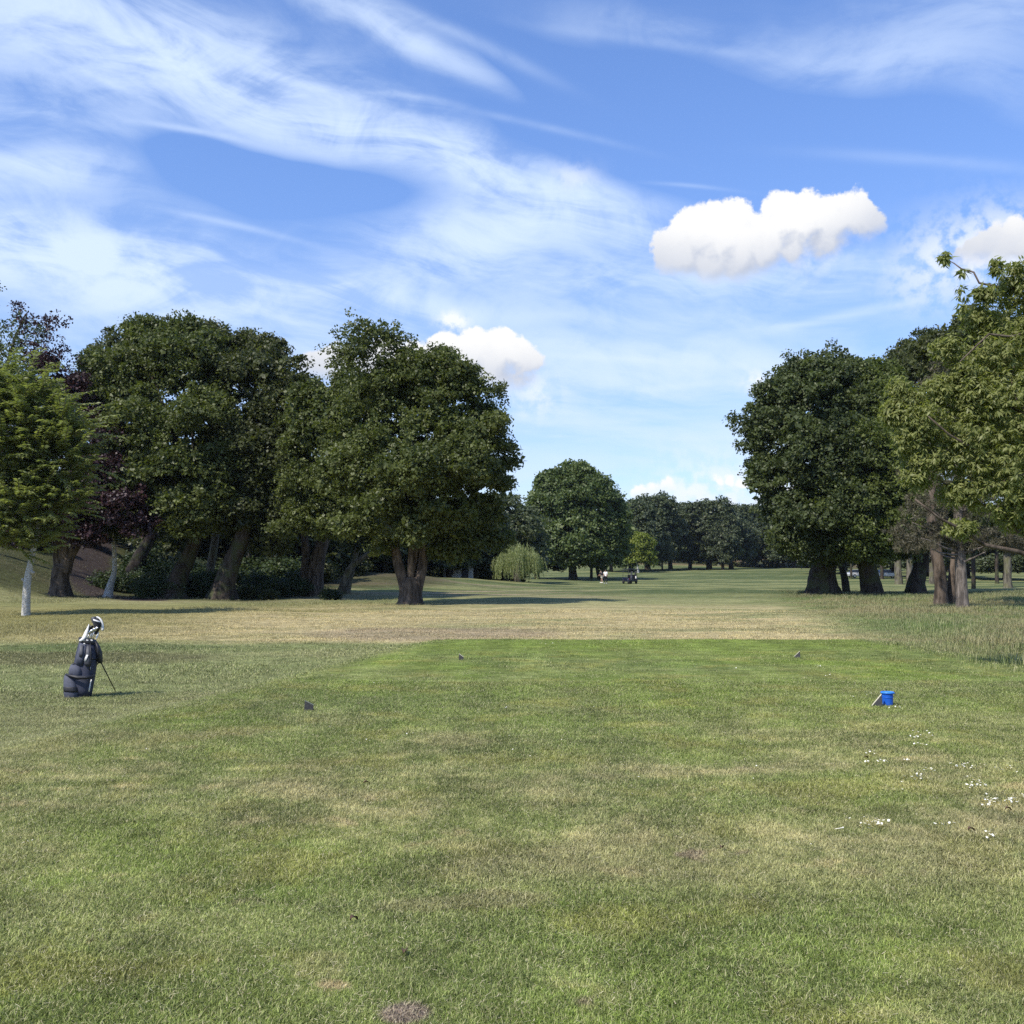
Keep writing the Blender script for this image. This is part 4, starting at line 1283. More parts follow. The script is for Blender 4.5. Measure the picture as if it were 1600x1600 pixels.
for i, (sx, sy, ex, ey, dd) in enumerate([(1500, 868, 1455, 858, -1), (1500, 862, 1440, 840, -1.5), (1500, 850, 1425, 815, 0), (1502, 866, 1545, 850, -1), (1502, 880, 1540, 862, -1), (1500, 840, 1560, 830, 1),
                                          (1498, 820, 1430, 780, .5), (1498, 800, 1560, 770, .5), (1497, 780, 1440, 730, 0), (1496, 740, 1450, 690, 0), (1496, 730, 1540, 690, 0), (1494, 680, 1470, 590, 0), (1500, 872, 1470, 866, 2), (1500, 860, 1530, 840, 2)]):
    limb(root, P(sx, sy, D), P(ex, ey, D + dd), .075, .02, B_PINE, 400 + i, sag=-0.05, name='branch')

# ---- big pale-leaved tree close at the right edge ----------------------------
D = 17.0
bx_ = P(1790, 1000, D).x
b = Vector((bx_, D, T(bx_, D)))
root = empty('walnut_tree', b, 'near tree with large pale drooping leaves reaching in from the right edge', 'tree')
M = Matrix.Translation(-b)
trunk_mesh([b - Vector((0, 0, .3)), P(1788, 920, D), P(1780, 850, D), P(1770, 700, D), P(1765, 560, D)], [.34, .28, .25, .2, .12], flare=1.4, seed=17).build('trunk', B_OAK, root, smooth=True, M=M)
for i, (pts, r0) in enumerate([
    ([(1778, 940), (1680, 885), (1590, 862), (1500, 826), (1430, 780)], .085),
    ([(1775, 900), (1660, 850), (1595, 835), (1540, 790), (1480, 765)], .075),
    ([(1775, 840), (1680, 790), (1600, 740), (1520, 700), (1450, 650)], .07),
    ([(1770, 760), (1660, 690), (1590, 640), (1500, 600), (1430, 600)], .06),
    ([(1768, 660), (1700, 560), (1620, 515), (1545, 522), (1500, 565)], .05),
    ([(1768, 620), (1690, 500), (1600, 452), (1530, 442), (1502, 420), (1484, 408)], .045),
    ([(1768, 560), (1720, 450), (1650, 420), (1600, 410)], .045),
    ([(1600, 640), (1580, 600), (1572, 545), (1600, 500)], .03),
    ([(1545, 522), (1505, 560), (1480, 590)], .02),
    ([(1600, 740), (1510, 770), (1440, 740)], .03),
]):
    pp = [P(x, y, D + (j * 0.25 - .4) * (1 if i % 2 else -1)) for j, (x, y) in enumerate(pts)]
    pp = [pp[0]] + [w_ for a_, b_ in zip(pp, pp[1:]) for w_ in (a_.lerp(b_, .5) + Vector((random.uniform(-.07, .07), random.uniform(-.1, .1), random.uniform(-.09, .09))), b_)]
    MB().tube(pp, [.8 * r0 * (1 - .8 * j / (len(pp) - 1)) for j in range(len(pp))], 7).build('limb', B_OAK, root, smooth=True, M=M)


def rosette_crown(blobs, n_ros, seed, ln=0.125, per=11, shellmin=0.3):
    """drooping whorls of large leaves, each on the end of a twig"""
    r = np.random.default_rng(seed)
    vol = np.array([b_[1][0] ** 1.5 for b_ in blobs])
    which = r.choice(len(blobs), size=n_ros, p=vol / vol.sum())
    C = np.stack([b_[0] for b_ in blobs])[which]; Rr = np.stack([b_[1] for b_ in blobs])[which]
    d = unit(r.normal(size=(n_ros, 3)) + np.array([-0.1, -0.2, 0.2]))
    c = C + d * Rr * (r.uniform(shellmin ** 2, 1, n_ros) ** 0.5)[:, None]
    k = np.repeat(np.arange(n_ros), per)
    th = np.tile(np.arange(per) * 2.39996, n_ros) + r.uniform(0, 6, n_ros)[k]
    tilt = r.uniform(0.3, 1.6, len(k))
    e1 = unit(np.cross(d, np.array([0.1, 0.2, 1.0]))); e2 = np.cross(d, e1)
    ax = e1[k] * np.cos(th)[:, None] + e2[k] * np.sin(th)[:, None]
    up = unit(d * 0.6 + np.array([0, 0, 0.6]))[k]
    axis = unit(ax * np.array([1, 1, .35]) + up * 0.25 + r.normal(size=(len(k), 3)) * .28 + np.array([0, 0, -1.0]) * tilt[:, None])
    c = c.copy()
    l = ln * r.uniform(.65, 1.3, len(k)) * r.uniform(.8, 1.2, n_ros)[k]
    nrm = up * 0.9 + ax * 0.5 + r.normal(size=(len(k), 3)) * .3
    tint = np.clip(0.45 + 0.17 * r.normal(size=n_ros)[k] + 0.13 * r.normal(size=len(k)), 0, 1)
    inner = axis * l[:, None] * .5 + ax * 0.01 - d[k] * (r.uniform(0, .10, len(k)))[:, None]
    # bend: two quads per leaf (base half and drooping tip)
    V, F, Tn = leaf_quads(c[k] + inner, axis, nrm, l, l * 0.33, tint, 0.14)
    return mesh_np('crown', V, F, {'tint': Tn}), c


wb = blobs_from_px(D, [(1560, 560, 70, .3), (1620, 520, 80, .5), (1590, 640, 85, 0), (1520, 620, 50, 0), (1500, 690, 62, 0), (1440, 660, 42, -.2), (1420, 625, 30, 0), (1450, 720, 45, 0), (1560, 740, 80, 0), (1420, 690, 34, 0), (1470, 610, 34, 0), (1430, 745, 30, 0), (1395, 650, 24, 0),
                       (1640, 700, 100, .5), (1600, 800, 55, .2, .7), (1500, 770, 40, 0, .7), (1400, 640, 26, 0), (1530, 500, 34, .3), (1585, 450, 40, .3), (1700, 600, 110, .8), (1700, 760, 90, .5), (1480, 545, 30, 0),
                       (1405, 605, 24, 0), (1500, 825, 30, -.2, .7), (1545, 460, 22, 0), (1660, 440, 50, .4), (1556, 420, 14, 0), (1505, 590, 36, 0)])
me, cc_ = rosette_crown([(x[0] - np.array(b), x[1]) for x in wb], 9500, 18, ln=.09, per=9)
link('crown', me, L_WALNUT, root, smooth=False)
me, _ = rosette_crown([(x[0] - np.array(b), x[1]) for x in blobs_from_px(D, [(1478, 402, 15, 0), (1505, 425, 14, 0), (1505, 455, 18, 0), (1530, 455, 14), (1500, 480, 12), (1590, 415, 20), (1555, 408, 12), (1480, 408, 10)])], 60, 19)
link('outer_sprays', me, L_WALNUT, root, smooth=False)

# ---- middle distance ---------------------------------------------------------
b = base_px(895, 906); D = b.y
tree('round_tree', 'large dome-shaped tree on a single dark trunk in the middle of the picture', 'tree', b,
     [([b - Vector((0, 0, .4)), P(895, 895, D), P(895, 880, D), P(896, 850, D)], [.75, .62, .58, .5])],
     blobs_from_px(D, [(895, 782, 60, 0), (870, 800, 52, 0), (925, 800, 52, 0), (860, 838, 42, 0), (940, 840, 42, 0), (895, 835, 58, -3), (950, 815, 28, 0), (845, 820, 26, 0),
                       (880, 862, 26, -2, .7), (930, 868, 26, -2, .7), (960, 855, 24, 0), (835, 850, 24, 0), (845, 800, 30, 0), (838, 825, 26, 0), (955, 800, 26, 0), (962, 835, 22, 0), (900, 745, 30, 0), (865, 765, 34, 0), (930, 768, 32, 0)]),
     56000, 0.46, L_ROUND, B_DARK, 151, limbs=3, flare=1.3, cl_r=1.25, per=26)
for i, (bx, by, tx, ty, w) in enumerate([(924, 904, 924, 880, .26), (937, 906, 932, 882, .30), (943, 903, 942, 880, .26)]):
    g_ = base_px(bx, by)
    tree('slim_tree', ['straight brown young stem right of the dome-shaped tree', 'leaning dark young stem directly behind the two golfers', 'upright dark young stem touching the golfers at the right'][i], 'tree', g_,
         [([g_ - Vector((0, 0, .3)), P(tx, ty, g_.y), P(tx, ty - 12, g_.y)], [w, w * .85, w * .7])],
         blobs_from_px(g_.y, [(tx, ty - 20, 15)]), 1600, 0.45, L_ROUND, B_DARK, 160 + i, limbs=1, flare=1.1, cl_r=1.0)

# willow
b = base_px(808, 909); D = b.y
root = empty('willow_tree', b, 'small pale weeping willow with strands hanging nearly to the fairway', 'tree')
M = Matrix.Translation(-b)
for (dx_, tx) in ((-2.5, 800), (2, 813), (5, 818)):
    trunk_mesh([b + Vector((dx_ * .06, 0, -.2)), P(806 + dx_, 890, D), P(tx, 868, D)], [.16, .13, .08], flare=1.2, seed=int(tx)).build('trunk', B_GREY, root, smooth=True, M=M)
r = np.random.default_rng(55)
V_, ns = [], 620
top = np.array(P(808, 852, D)) - np.array(b)
pos, axs, tt_ = [], [], []
for i in range(ns):
    a = r.uniform(0, 2 * math.pi); q = r.uniform(0, 1) ** .5
    RX = 37 / 1600 * D
    lump = 1 + .16 * math.sin(a * 3 + 1) + .12 * math.sin(a * 7)
    x, y = math.cos(a) * q * RX * lump, math.sin(a) * q * RX * lump
    z0 = top[2] - (q ** 2.0) * 22 / 1600 * D + .30 * math.sin(a * 5 + q * 4) + r.uniform(-.25, .2)
    ln_ = r.uniform(0.6, 3.4) * (1.0 if q > .35 else .8)
    ln_ = min(ln_, z0 - 0.25 - (0.9 if r.uniform() < .55 else 0) * q)
    m_ = int(max(4, ln_ / 0.10))
    tn = np.clip(r.normal(.5, .2), 0, 1)
    for j in range(m_):
        f = j / m_
        pos.append((x + math.cos(a) * .25 * f * q + r.normal() * .03, y + math.sin(a) * .2 * f + r.normal() * .03, z0 - f * ln_))
        axs.append((r.normal() * .35, r.normal() * .35, -1)); tt_.append(np.clip(tn + r.normal() * .15, 0, 1))
pos = np.array(pos)
V, F, Tn = leaf_quads(pos, np.array(axs), r.normal(size=(len(pos), 3)) + np.array([0, 0, .3]), np.full(len(pos), .24), np.full(len(pos), .055), np.array(tt_), 0)
link('crown', mesh_np('crown', V, F, {'tint': Tn}), L_WILLOW, root, smooth=False)

# yellow-green small tree
b = base_px(998, 895); D = b.y
tree('yellow_tree', 'small bright yellow-green tree on a pale stem behind the golf cart', 'tree', b,
     [([b - Vector((0, 0, .3)), P(996, 885, D), P(994, 870, D), P(1000, 850, D)], [.22, .18, .16, .1])],
     blobs_from_px(D, [(1003, 850, 18, 0), (1010, 868, 15, 0), (992, 872, 16, 0), (1015, 848, 10, 0), (1000, 838, 9, 0), (985, 862, 14, 1), (1018, 876, 9)]),
     6000, 0.42, L_YELLOW, B_PALE, 171, limbs=2, flare=1.1, cl_r=0.9, per=16)
b2 = b + Vector((-1.6, 1.5, 0)); b2.z = T(b2.x, b2.y)
tree('slim_tree', 'dark green bushy young tree left of the yellow-green one', 'tree', b2,
     [([b2 - Vector((0, 0, .3)), b2 + Vector((0, 0, 2)), b2 + Vector((0, 0, 3.2))], [.18, .15, .1])],
     blobs_from_px(b2.y, [(976, 865, 20), (968, 850, 18), (980, 880, 14)]), 4500, 0.45, L_ROUND, B_DARK, 175, limbs=1, flare=1.1, cl_r=1.0)

# ---- far rows: three crown shapes shared by copies ---------------------------
def proto_tree(seed, lmat, n_leaf, leaf, spread=0.9):
    """a tree 10 m tall, standing at the origin, as (crown mesh, trunk mesh)"""
    r = np.random.default_rng(seed)
    bl = [(np.array([0, 0, 5.9]), np.array([3.6, 3.6, 3.4]))]
    for i in range(11):
        a = r.uniform(0, 6.28); e = r.uniform(-.45, .95)
        rad = r.uniform(1.3, 2.2)
        bl.append((np.array([math.cos(a) * 2.6 * spread * math.cos(e * 1.2), math.sin(a) * 2.6 * spread * math.cos(e * 1.2), 5.5 + e * 2.9]), np.array([rad, rad, rad * .9])))
    for i in range(6):
        a = i * 1.05 + r.uniform(-.3, .3)
        bl.append((np.array([math.cos(a) * 2.5, math.sin(a) * 2.5, r.uniform(2.2, 3.2)]), np.array([1.5, 1.5, 1.2])))
    c_ = crown_mesh('crown', bl, n_leaf, leaf, seed, cl_r=0.60, per=22, inner=.15, lobes=7)
    c_.materials.append(lmat)
    m = trunk_mesh([Vector((0, 0, -.5)), Vector((.1, 0, 1.2)), Vector((0, .1, 3)), Vector((.2, 0, 6))], [.34, .28, .25, .12], flare=1.4, seed=seed)
    t_ = bpy.data.meshes.new('trunk'); t_.from_pydata(m.v, [], m.f); t_.update(); t_.materials.append(B_DARK)
    return c_, t_


protos = [proto_tree(500 + i, L_FAR, 17000, 0.30) for i in range(3)]
protos_d = [proto_tree(520 + i, L_OAKD, 15000, 0.30) for i in range(2)]


def place_proto(pr, name, label, x, y, h, rot, group=None, sx=1.0, ty=False):
    z = T(x, y)
    o = empty(name, (x, y, z), label, 'tree', group, rot)
    o.scale = (h / 10 * sx, h / 10 * sx, h / 10)
    for me, nm in zip(pr, ('crown', 'trunk')):
        c_ = bpy.data.objects.new(nm, me); col.objects.link(c_); c_.parent = o
    return o


far = [  # px, py top, D, sx, label
    (985, 775, 235, 1.0, 'dark far tree rising right behind the dome-shaped tree'),
    (1012, 766, 250, 1.05, 'rounded far tree, tallest of the row right of the dome-shaped tree'),
    (1048, 780, 262, .95, 'far tree at the foot of the small low cloud'),
    (1078, 790, 268, .9, 'lower far tree in the dip between two higher crowns'),
    (1108, 774, 262, 1.15, 'wide far tree in the centre of the blue-green row'),
    (1143, 784, 270, 1.0, 'far tree sloping down to the gap before the right-hand oaks'),
    (1176, 782, 300, 1.1, 'farthest dark tree, showing in the gap next to the first right-hand oak'),
    (1205, 790, 310, 1.1, 'far tree half hidden behind the first right-hand oak'),
    (1130, 800, 255, .8, 'short round tree standing in front of the far row'),
    (955, 800, 225, .9, 'dark tree just peeping past the right side of the dome-shaped tree'),
    (1240, 800, 290, 1.2, 'far tree behind the lower leaves of the first right-hand oak'),
    (1035, 830, 240, .7, 'low bushy tree beside the yellow-green tree'),
]
for i, (px, pt, D, sx, lab) in enumerate(far):
    x = P(px, 885, D).x
    zt = P(px, pt, D).z
    place_proto(protos[i % 3], 'far_tree', lab, x, D, (zt - T(x, D)) * 1.03, i * 1.9, 'row of trees closing the far end of the fairway', sx * 1.05)

# wood behind the main oak and the left mass
back = [
    (700, 770, 118, 1.0, 'dark tree behind the right half of the forked oak'), (745, 790, 122, 1.0, 'tree behind the forked oak, left of the willow'),
    (790, 765, 128, .95, 'tree filling the gap between the forked oak and the dome-shaped tree'), (815, 800, 140, .8, 'lower dark tree over the top of the willow'),
    (655, 780, 112, 1.0, 'tree seen between the two stems of the forked oak'), (600, 760, 108, 1.1, 'tree behind the left half of the forked oak'),
    (550, 770, 104, 1.1, 'tree above the shaded mound behind the leaning dead limb'), (500, 740, 100, 1.1, 'tree behind the red-brown split trunk'),
    (450, 700, 96, 1.1, 'tree filling behind the dark oak on its right'), (400, 680, 98, 1.1, 'tree in the wood behind the dark leaning trunk'),
    (340, 680, 94, 1.1, 'tree in the wood behind the slim pale stem'), (285, 680, 98, 1.1, 'tree in the wood behind the brown leaning trunk'),
    (225, 690, 102, 1.1, 'tree in the wood above the hollowed trunk'), (165, 720, 112, 1.1, 'tree on the bank at the top of the dirt path'),
    (110, 740, 108, 1.0, 'tree on the bank behind the copper beech'), (840, 800, 175, 1.0, 'tree behind the left edge of the dome-shaped tree'),
]
for i, (px, pt, D, sx, lab) in enumerate(back):
    x = P(px, 885, D).x
    zt = P(px, pt, D).z
    place_proto(protos_d[i % 2] if px < 600 else protos[i % 3], 'woodland_tree', lab, x, D, (zt - T(x, D)) * 1.03, i * 2.3, 'trees of the wood behind the front oaks', sx * 1.15)
# distant trees at the right, trunks visible below the leaves
rt = [
    (1330, 904, 1330, .22, 800, 'thin stem far behind, left of the second right-hand oak'), (1378, 905, 1378, .30, 800, 'grey stem far behind between the second and third right-hand oaks'),
    (1404, 913, 1403, .48, 780, 'broad grey trunk behind the third right-hand oak'), (1421, 913, 1421, .40, 780, 'dark trunk with pale spots low on its bark beside the broad grey one'),
    (1456, 912, 1456, .38, 790, 'dark trunk between the third oak and the low-splitting brown trunks'), (1445, 908, 1445, .18, 800, 'thin stem far behind the third right-hand oak'),
    (1521, 920, 1521, .20, 800, 'thin stem just right of the straight pine trunk'), (1558, 912, 1557, .26, 800, 'slim stem standing on the far lawn at the right'),
    (1575, 919, 1574, .42, 790, 'straight grey trunk on the far lawn near the right edge'),
]
for i, (px, py, tx, w, pt, lab) in enumerate(rt):
    b = base_px(px, py); D = b.y
    tree('slim_tree', lab, 'tree', b, [([b - Vector((0, 0, .3)), P((px + tx) / 2, 895, D), P(tx, 870, D), P(tx, 850, D)], [w, w * .9, w * .85, w * .7])],
         blobs_from_px(D, [(px, 835, 26), (px + 14, 820, 24), (px - 14, 826, 22)]), 2600, 0.4, L_OAKB if i % 2 else L_OAKD, B_GREY if w > .3 else B_DARK, 700 + i, group='distant trunks seen under the right-hand oaks', limbs=1, flare=1.2, cl_r=0.9, per=16)
for i, (px, pt, D, sx, lab) in enumerate([
    (1290, 800, 205, 1.2, 'distant tree seen under the first right-hand oak'), (1345, 790, 215, 1.3, 'distant tree behind the second right-hand trunk'), (1395, 800, 190, 1.3, 'distant tree behind the broad grey trunk'),
    (1450, 790, 185, 1.4, 'distant tree beyond the low-splitting trunks'), (1510, 800, 175, 1.4, 'distant tree beyond the pine trunk'), (1570, 800, 165, 1.4, 'distant tree over the dark hedge near the right edge'),
    (1640, 790, 160, 1.4, 'distant tree cut by the right edge of the picture'), (1320, 780, 240, 1.4, 'distant tree at the very back under the right-hand oaks'), (1480, 780, 230, 1.6, 'distant tree at the very back behind the pine'), (1600, 790, 225, 1.6, 'distant tree at the very back by the right edge'),
]):
    x = P(px, 885, D).x
    zt = P(px, pt, D).z
    place_proto(protos[(i + 1) % 3], 'distant_tree', lab, x, D, (zt - T(x, D)) * 1.03, i * 1.3, 'distant trees seen below the right-hand crowns', sx)


# ---- shrubs and undergrowth in the wood --------------------------------------
def shrub_mesh(seed, lmat, n_leaf=5200):
    r = np.random.default_rng(seed)
    bl = []
    for i in range(7):
        a = r.uniform(0, 6.28); q = r.uniform(0, .9)
        rad = r.uniform(.45, .8)
        bl.append((np.array([math.cos(a) * q, math.sin(a) * q, rad * .8 + r.uniform(0, .6)]), np.array([rad, rad, rad * .9])))
    m = crown_mesh('foliage', bl, n_leaf, 0.13, seed, cl_r=0.34, per=14, lobes=0, loose=.7)
    m.materials.append(lmat)
    return m


shr = [shrub_mesh(800, L_SHRUB), shrub_mesh(801, L_OAKD), shrub_mesh(802, L_SHRUB)]
def stem_src():
    m = MB()
    m.tube([(0, 0, -.2), (.03, .02, .5), (.1, 0, 1.2)], [.05, .04, .02], 6)
    me = bpy.data.meshes.new('stem'); me.from_pydata(m.v, [], m.f); me.update(); me.materials.append(B_DARK)
    return me


stem_me = stem_src()
sh_spots = [
    (250, 66, 1.7, 'shrub right of the dirt path, under the brown leaning trunk'), (232, 71, 2.2, 'shrub beside the hollowed trunk'), (300, 68, 1.8, 'shrub between the brown leaning trunk and the slim pale stem'),
    (318, 74, 2.3, 'tall shrub behind the slim pale stem'), (385, 68, 1.3, 'low shrub just right of the dark leaning trunk'), (415, 72, 1.9, 'shrub in the dark wood below the pair of pale stems'),
    (445, 70, 1.7, 'shrub in deep shade at the edge of the wood, left of the split trunk'), (465, 75, 2.4, 'tall shrub behind the red-brown split trunk'), (520, 66, 1.0, 'low shrub at the foot of the thin grey stem'),
    (272, 82, 3.0, 'big shrub filling the shade deep under the brown leaning trunk'), (350, 84, 3.2, 'big shrub filling the shade behind the dark leaning trunk'), (400, 86, 3.2, 'big shrub behind the pair of pale stems'),
    (450, 84, 3.2, 'big shrub deep in the wood right of the ivy brown trunk'), (500, 90, 3.2, 'big shrub shaded behind the split trunk and the dead limb'), (215, 86, 3.0, 'big shrub on the bank above the path'),
    (190, 76, 2.0, 'shrub at the right edge of the dirt path'), (60, 82, 2.4, 'shrub on the grassy bank behind the copper beech'), (20, 80, 2.0, 'shrub on the grassy bank at the left edge'),
    (130, 92, 2.6, 'shrub at the top of the dirt path'), (545, 96, 2.6, 'shrub on the shaded mound'), (590, 110, 3.4, 'shrub behind the mound left of the forked oak'), (640, 118, 3.2, 'shrub seen between the stems of the forked oak'),
    (690, 124, 3.2, 'shrub right of the forked trunk at the far wood edge'), (740, 128, 3.0, 'shrub left of the willow at the wood edge'), (785, 135, 3.2, 'shrub directly behind the willow'), (425, 66.5, 1.0, 'low bramble at the wood edge in front of the shade'),
    (360, 78, 2.5, 'shrub behind the thick dark trunk'),
]
for i, (px, D, h, lab) in enumerate(sh_spots):
    x = P(px, 900, D).x
    o = empty('shrub', (x, D, T(x, D) - .1), lab, 'shrub', 'shrubs under the trees of the wood', i * 1.7)
    s_ = h / 1.9
    o.scale = (s_ * 1.25, s_ * 1.25, s_)
    for me, nm in ((shr[i % 3], 'foliage'), (stem_me, 'stem')):
        c_ = bpy.data.objects.new(nm, me); col.objects.link(c_); c_.parent = o
# dark wood behind everything: mass of far foliage that reads as one
r = np.random.default_rng(77)
bl = []
for i in range(110):
    x = 20 + i * 2.0; y = 335 - i * 1.05 + r.uniform(-6, 6)
    bl.append((np.array([x, y, T(x, y) + r.uniform(1, 6)]), np.array([5, 5, 4.5]) * r.uniform(.8, 1.4)))
for i in range(40):
    x = -60 + i * 4.6; y = 352 + r.uniform(-6, 6)
    bl.append((np.array([x, y, T(x, y) + r.uniform(2, 7)]), np.array([6, 5, 6]) * r.uniform(.8, 1.4)))
me = crown_mesh('woodland', bl, 90000, 1.05, 78, cl_r=1.7, per=24, inner=.1, lobes=0)
o = link('woodland', me, L_OAKD, None, smooth=False)
tag(o, 'dense dark wood closing the view behind all the trees', 'wood', kind='stuff')
bl = []
for i in range(130):
    x = -112 + i * 0.83 + r.uniform(-1, 1); y = 132 + r.uniform(-6, 8)
    bl.append((np.array([x, y, T(x, y) + r.uniform(.3, 5)]), np.array([3.2, 3, 3.0]) * r.uniform(.8, 1.3)))
me = crown_mesh('undergrowth', bl, 80000, 0.62, 79, cl_r=1.2, per=24, inner=.1, lobes=0)
o = link('undergrowth', me, L_OAKD, None, smooth=False)
tag(o, 'tangled dark undergrowth at the back of the wood at the left', 'undergrowth', kind='stuff')

# ------------------------------------------------------------------ tee markers
M_STONE = simple('marker_grey', (0.046, 0.045, 0.046), 0.8, var=0.25, scale=30, bump=0.002)
M_CREAM = simple('marker_cream', (0.62, 0.58, 0.42), 0.7, var=0.15, scale=40)
M_LICHEN = simple('marker_weathered', (0.16, 0.17, 0.13), 0.8, var=0.2, scale=40)
M_BLUE = simple('blue_plastic', (0.010, 0.095, 0.48), 0.38, var=0.06, scale=8)
M_BLUEL = simple('blue_plastic_light', (0.035, 0.21, 0.72), 0.35, var=0.06, scale=8)
M_DARK = simple('dark_hole', (0.012, 0.016, 0.030), 0.9)


def marker(px, py, w, h, dirn, label, tip=1.0, rz=0.0):
    g = G(px, py)
    root = empty('tee_marker', g, label, 'tee marker', 'wedge-shaped tee markers', rz)
    d = 0.055
    lowe = h * (1 - tip)
    prof = [(-w / 2 * dirn, -.02), (w / 2 * dirn, -.02), (w / 2 * dirn * 0.92, h), (-w / 2 * dirn, max(lowe, .012))]
    m = MB()
    m.loft([[(x, -d / 2, z) for x, z in prof], [(x, d / 2, z) for x, z in prof]])
    m.build('block', M_STONE, root, bevel=.003)
    a, b_ = Vector((prof[3][0], 0, prof[3][1])), Vector((prof[2][0], 0, prof[2][1]))
    n_ = (b_ - a).normalized(); up = Vector((-n_.z, 0, n_.x)); up = up if up.z > 0 else -up
    pr = [a + up * .002, b_ + up * .002, b_ + up * .007, a + up * .007]
    m = MB()
    m.loft([[(p.x, -d / 2 - .003, p.z) for p in pr], [(p.x, d / 2 + .003, p.z) for p in pr]])
    m.build('painted_top', M_CREAM if dirn > 0 or px > 600 else M_LICHEN, root, bevel=.002)
    return root


marker(1370.5, 1105, .115, .150, 1, 'grey wedge tee marker with a cream sloping top, touching the blue tub', .92, -.30)
marker(482.5, 1111.5, .105, .118, -1, 'grey block tee marker leaning in the grass at the near left of the tee', .42, .20)
marker(720.5, 1031, .085, .105, -1, 'small dark wedge tee marker at the far left end of the tee', .55, .04)
marker(1246, 1028, .105, .125, 1, 'small dark wedge tee marker with a pale slope at the far right of the tee', .80, -.28)

# ------------------------------------------------------------------ blue tub
g = G(1387, 1103.5)
root = empty('blue_tub', g, 'small bright blue plastic tub with a wide rim standing beside a wedge tee marker', 'tub')


def ring(r, z, seg=28, cx=0, cy=0):
    return [(cx + r * math.cos(2 * math.pi * k / seg), cy + r * math.sin(2 * math.pi * k / seg), z) for k in range(seg)]


MB().loft([ring(.058, -.01), ring(.060, .01), ring(.066, .145)]).build('body', M_BLUE, root, smooth=False, bevel=0)
MB().loft([ring(.067, .146), ring(.077, .152), ring(.080, .162), ring(.076, .170), ring(.060, .171), ring(.056, .160)]).build('rim', M_BLUEL, root, smooth=True)
MB().loft([ring(.0665, .100), ring(.0672, .1015), ring(.0680, .110), ring(.0665, .112)], cap=False).build('band', M_BLUE, root)
MB().tube([(.078, 0, .155), (.094, .01, .150), (.094, .03, .146), (.076, .035, .150)], .004, 6).build('handle', M_BLUEL, root, smooth=True)

# ------------------------------------------------------------------ golf bag
M_SLATE = simple('slate_fabric', (0.058, 0.064, 0.092), 0.75, var=0.18, scale=60, bump=0.001)
M_NAVY = simple('navy_fabric', (0.028, 0.032, 0.056), 0.7, var=0.18, scale=60, bump=0.001)
M_BLACK = simple('black_trim', (0.010, 0.010, 0.013), 0.55, var=0.2, scale=40)
M_WHITE = simple('white_cloth', (0.64, 0.63, 0.60), 0.8, var=0.05, scale=25)
M_STEEL = simple('steel', (0.55, 0.55, 0.56), 0.28, metal=1.0, var=0.05)
M_CHAR = simple('charcoal', (0.050, 0.052, 0.062), 0.6, var=0.15)
gb = G(122, 1090.5)
DB = gb.y
bag = empty('golf_bag', gb, 'slate blue stand bag for golf clubs, tilted on its thin legs', 'golf bag')
MBAG = Matrix.Translation(-gb)


def q(X, Y, dy=0.0):
    """crop coordinates of the bag -> world"""
    return P(80 + X / 9.414, 940 + Y / 9.414, DB + dy)


U = DB / 1600 / 9.414   # metres per crop unit


def sec(X, Y, hw, dy=0.0, hd=None, tilt=-0.22, seg=20, sq=2.6):
    """a rounded section across the bag; tilt follows the lean"""
    c_ = q(X, Y, dy)
    w = hw * U; d = (hd if hd is not None else hw) * U
    pts = []
    for k in range(seg):
        t = 2 * math.pi * k / seg
        cx, sx = math.cos(t), math.sin(t)
        ex = abs(cx) ** (2 / sq) * (1 if cx >= 0 else -1); ey = abs(sx) ** (2 / sq) * (1 if sx >= 0 else -1)
        pts.append(c_ + Vector((ex * w, ey * d, ex * w * tilt)))
    return pts


def bagpart(name, secs, mat, smooth=True):
    return MB().loft(secs).build(name, mat, bag, smooth=smooth, M=MBAG)


bagpart('base', [sec(425, 1440, 112, .02, 100), sec(425, 1425, 140, .02, 125), sec(430, 1375, 145, .02, 128), sec(432, 1368, 138, .02, 124)], M_BLACK)
bagpart('body', [sec(432, 1385, 138, .02, 122), sec(450, 1280, 146, .02, 128), sec(472, 1130, 152, .02, 130), sec(500, 950, 152, .03, 128), sec(522, 800, 148, .04, 122), sec(533, 680, 130, .05, 112), sec(536, 600, 110, .06, 100)], M_NAVY)
bagpart('collar', [sec(536, 606, 116, .06, 108), sec(536, 596, 121, .06, 112), sec(537, 556, 122, .06, 112), sec(537, 546, 114, .06, 104)], M_BLACK)
for dx_ in (-62, -5, 60):
    bagpart('buckle', [sec(536 + dx_, 580, 15 if dx_ else 8, -.045, 4), sec(537 + dx_, 560, 15 if dx_ else 8, -.045, 4)], M_WHITE)
